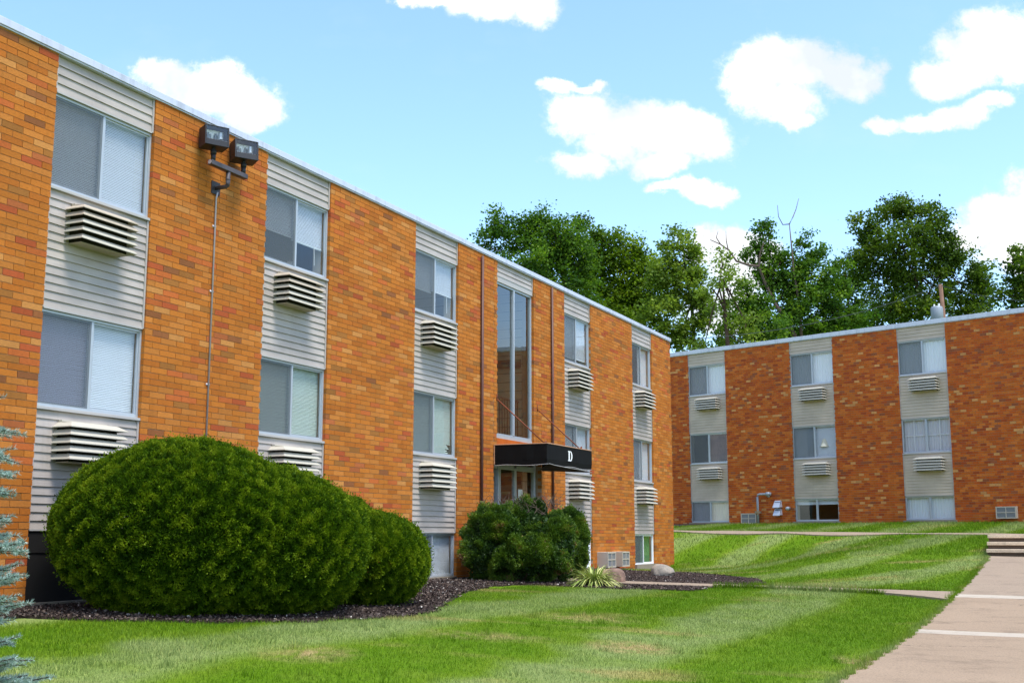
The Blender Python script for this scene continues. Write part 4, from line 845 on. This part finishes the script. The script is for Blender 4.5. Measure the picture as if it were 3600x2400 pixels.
wire2((3306,1004,60),(2440,1190,54),.5,'thin wire dipping from the pole toward the nearer roof corner')
wire2((3306,1002,60),(3720,1060,52),.25,'thin wire running from the pole out past the dark edge tree')
# ------------------------------------------------------------------ sky, clouds, sun
SUN_AZ,SUN_EL=math.radians(132),math.radians(66)     # azimuth clockwise from +Y
sd=Vector((math.sin(SUN_AZ)*math.cos(SUN_EL),math.cos(SUN_AZ)*math.cos(SUN_EL),math.sin(SUN_EL)))
sl=bpy.data.lights.new('sun','SUN'); so=bpy.data.objects.new('sun',sl); COL.objects.link(so); sl.energy=2.5; sl.angle=math.radians(20); sl.color=(1,.95,.86)
so.rotation_euler=sd.to_track_quat('Z','Y').to_euler()
wd=bpy.data.worlds.new('World'); SC.world=wd; wd.use_nodes=True
class WT(NT):
    def __init__(s,t): s.t=t; t.nodes.clear(); s.out=s.n('ShaderNodeOutputWorld')
n=WT(wd.node_tree)
sky=n.t.nodes.new('ShaderNodeTexSky'); sky.sky_type='NISHITA'; sky.sun_disc=False; sky.sun_elevation=SUN_EL; sky.sun_rotation=SUN_AZ; sky.air_density=1.0; sky.dust_density=1.2; sky.ozone_density=1.5
tc=n.t.nodes.new('ShaderNodeTexCoord').outputs['Generated']; sp=n.t.nodes.new('ShaderNodeSeparateXYZ'); n.set(sp,0,tc)
yy=n.math('MAXIMUM',sp.outputs[1],.02); u=n.math('DIVIDE',sp.outputs[0],yy); v=n.math('DIVIDE',sp.outputs[2],yy)
cb=n.t.nodes.new('ShaderNodeCombineXYZ'); n.set(cb,0,u); n.set(cb,1,v)
# domain warp so the cloud edges billow
w1=n.t.nodes.new('ShaderNodeTexNoise'); n.set(w1,'Vector',cb.outputs[0]); n.set(w1,'Scale',12); n.set(w1,'Detail',9); n.set(w1,'Roughness',.62)
va=n.t.nodes.new('ShaderNodeVectorMath'); va.operation='MULTIPLY_ADD'; n.set(va,0,w1.outputs['Color']); va.inputs[1].default_value=(.075,.055,0); n.set(va,2,cb.outputs[0])
sub=n.t.nodes.new('ShaderNodeVectorMath'); sub.operation='SUBTRACT'; n.set(sub,0,va.outputs[0]); sub.inputs[1].default_value=(.0375,.0275,0); uv=sub.outputs[0]
CL=[(700,330,200,85),(860,370,130,95),(560,280,110,50),(780,300,120,60),
 (1760,10,200,60),(1870,20,130,75),(1500,5,110,24),
 (2060,400,160,100),(2250,440,200,85),(2420,470,140,85),(2150,520,150,60),(2040,590,110,45),(2330,560,120,55),(2470,670,80,50),(2380,650,90,25),(1960,285,70,28),(2060,290,50,18),
 (2680,240,120,110),(2850,240,190,100),(2980,260,130,95),(2780,350,160,90),(2800,420,100,50),(2660,300,110,70),
 (3450,200,200,95),(3560,110,160,90),(3300,270,120,60),(3600,230,140,90),(3370,400,110,45),(3250,430,90,38),(3120,450,70,32),(3470,360,90,40),
 (3520,780,150,95),(3640,740,160,110),(3430,840,110,60),(3590,900,150,70),
 (2560,870,120,80),(2480,880,70,60),(2600,960,130,90),(2540,1080,150,90),(2700,900,70,60)]
cur=None
for x,y,rx,ry in CL:
    p=P(x,y,1.0); s_=n.t.nodes.new('ShaderNodeVectorMath'); s_.operation='SUBTRACT'; n.set(s_,0,uv); s_.inputs[1].default_value=(p[0],p[2],0)
    k=n.t.nodes.new('ShaderNodeVectorMath'); k.operation='MULTIPLY'; n.set(k,0,s_.outputs[0]); k.inputs[1].default_value=(F/rx,F/ry,0)
    l=n.t.nodes.new('ShaderNodeVectorMath'); l.operation='LENGTH'; n.set(l,0,k.outputs[0]); d=n.math('SUBTRACT',1.0,l.outputs['Value'])
    cur=d if cur is None else n.t.nodes.new('ShaderNodeMath')
    if cur is not d:
        cur.operation='SMOOTH_MAX'; n.set(cur,0,prev); n.set(cur,1,d); cur.inputs[2].default_value=.25; cur=cur.outputs[0]
    prev=cur
fb=n.noise(cb.outputs[0],30,9,.68); fb2=n.noise(cb.outputs[0],9,4,.5)
fld=n.math('ADD',n.math('MULTIPLY_ADD',cur,1.1,.30),n.math('ADD',n.math('MULTIPLY_ADD',fb,1.7,-.85),n.math('MULTIPLY_ADD',fb2,.7,-.35)))
mask=n.ramp(fld,[(.0,(0,0,0)),(.16,(.10,.10,.10)),(.36,(.5,.5,.5)),(.55,(.88,.88,.88)),(.8,(1,1,1))])
# clouds over the rest of the sky, out of this view
g3=n.noise(tc,2.3,8,.6); m3=n.ramp(g3,[(.5,(0,0,0)),(.62,(1,1,1))])
front=n.math('MULTIPLY',n.ramp(sp.outputs[1],[(.45,(0,0,0)),(.6,(1,1,1))]),n.ramp(n.math('ABSOLUTE',u),[(.46,(1,1,1)),(.6,(0,0,0))]))
mk=n.mix(front,m3,mask)
wisp=n.math('MULTIPLY',n.ramp(n.noise(n.scale(cb.outputs[0],(1,1.8,1)),5,6,.6),[(.55,(0,0,0)),(.85,(1,1,1))]),.10)
mk=n.math('MAXIMUM',mk,wisp)
skc=n.mix(1,sky.outputs[0],SKYT if 'SKYT' in globals() else (1.5,1.71,1.87),'MULTIPLY')
white=n.mix(n.ramp(n.noise(cb.outputs[0],8,5),[(.38,(0,0,0)),(.6,(1,1,1))]),(4.45,4.8,5.25),(7.2,7.2,7.2))
fin=n.mix(mk,skc,white)
bg=n.t.nodes.new('ShaderNodeBackground'); n.set(bg,0,fin); bg.inputs[1].default_value=.11; n.t.links.new(bg.outputs[0],n.out.inputs[0])
SC.view_settings.view_transform='Standard'; SC.view_settings.look='None'; SC.view_settings.gamma=1; SC.view_settings.exposure=.86
SC.render.engine='CYCLES'; SC.cycles.max_bounces=8; SC.cycles.transparent_max_bounces=16; SC.cycles.use_denoising=True
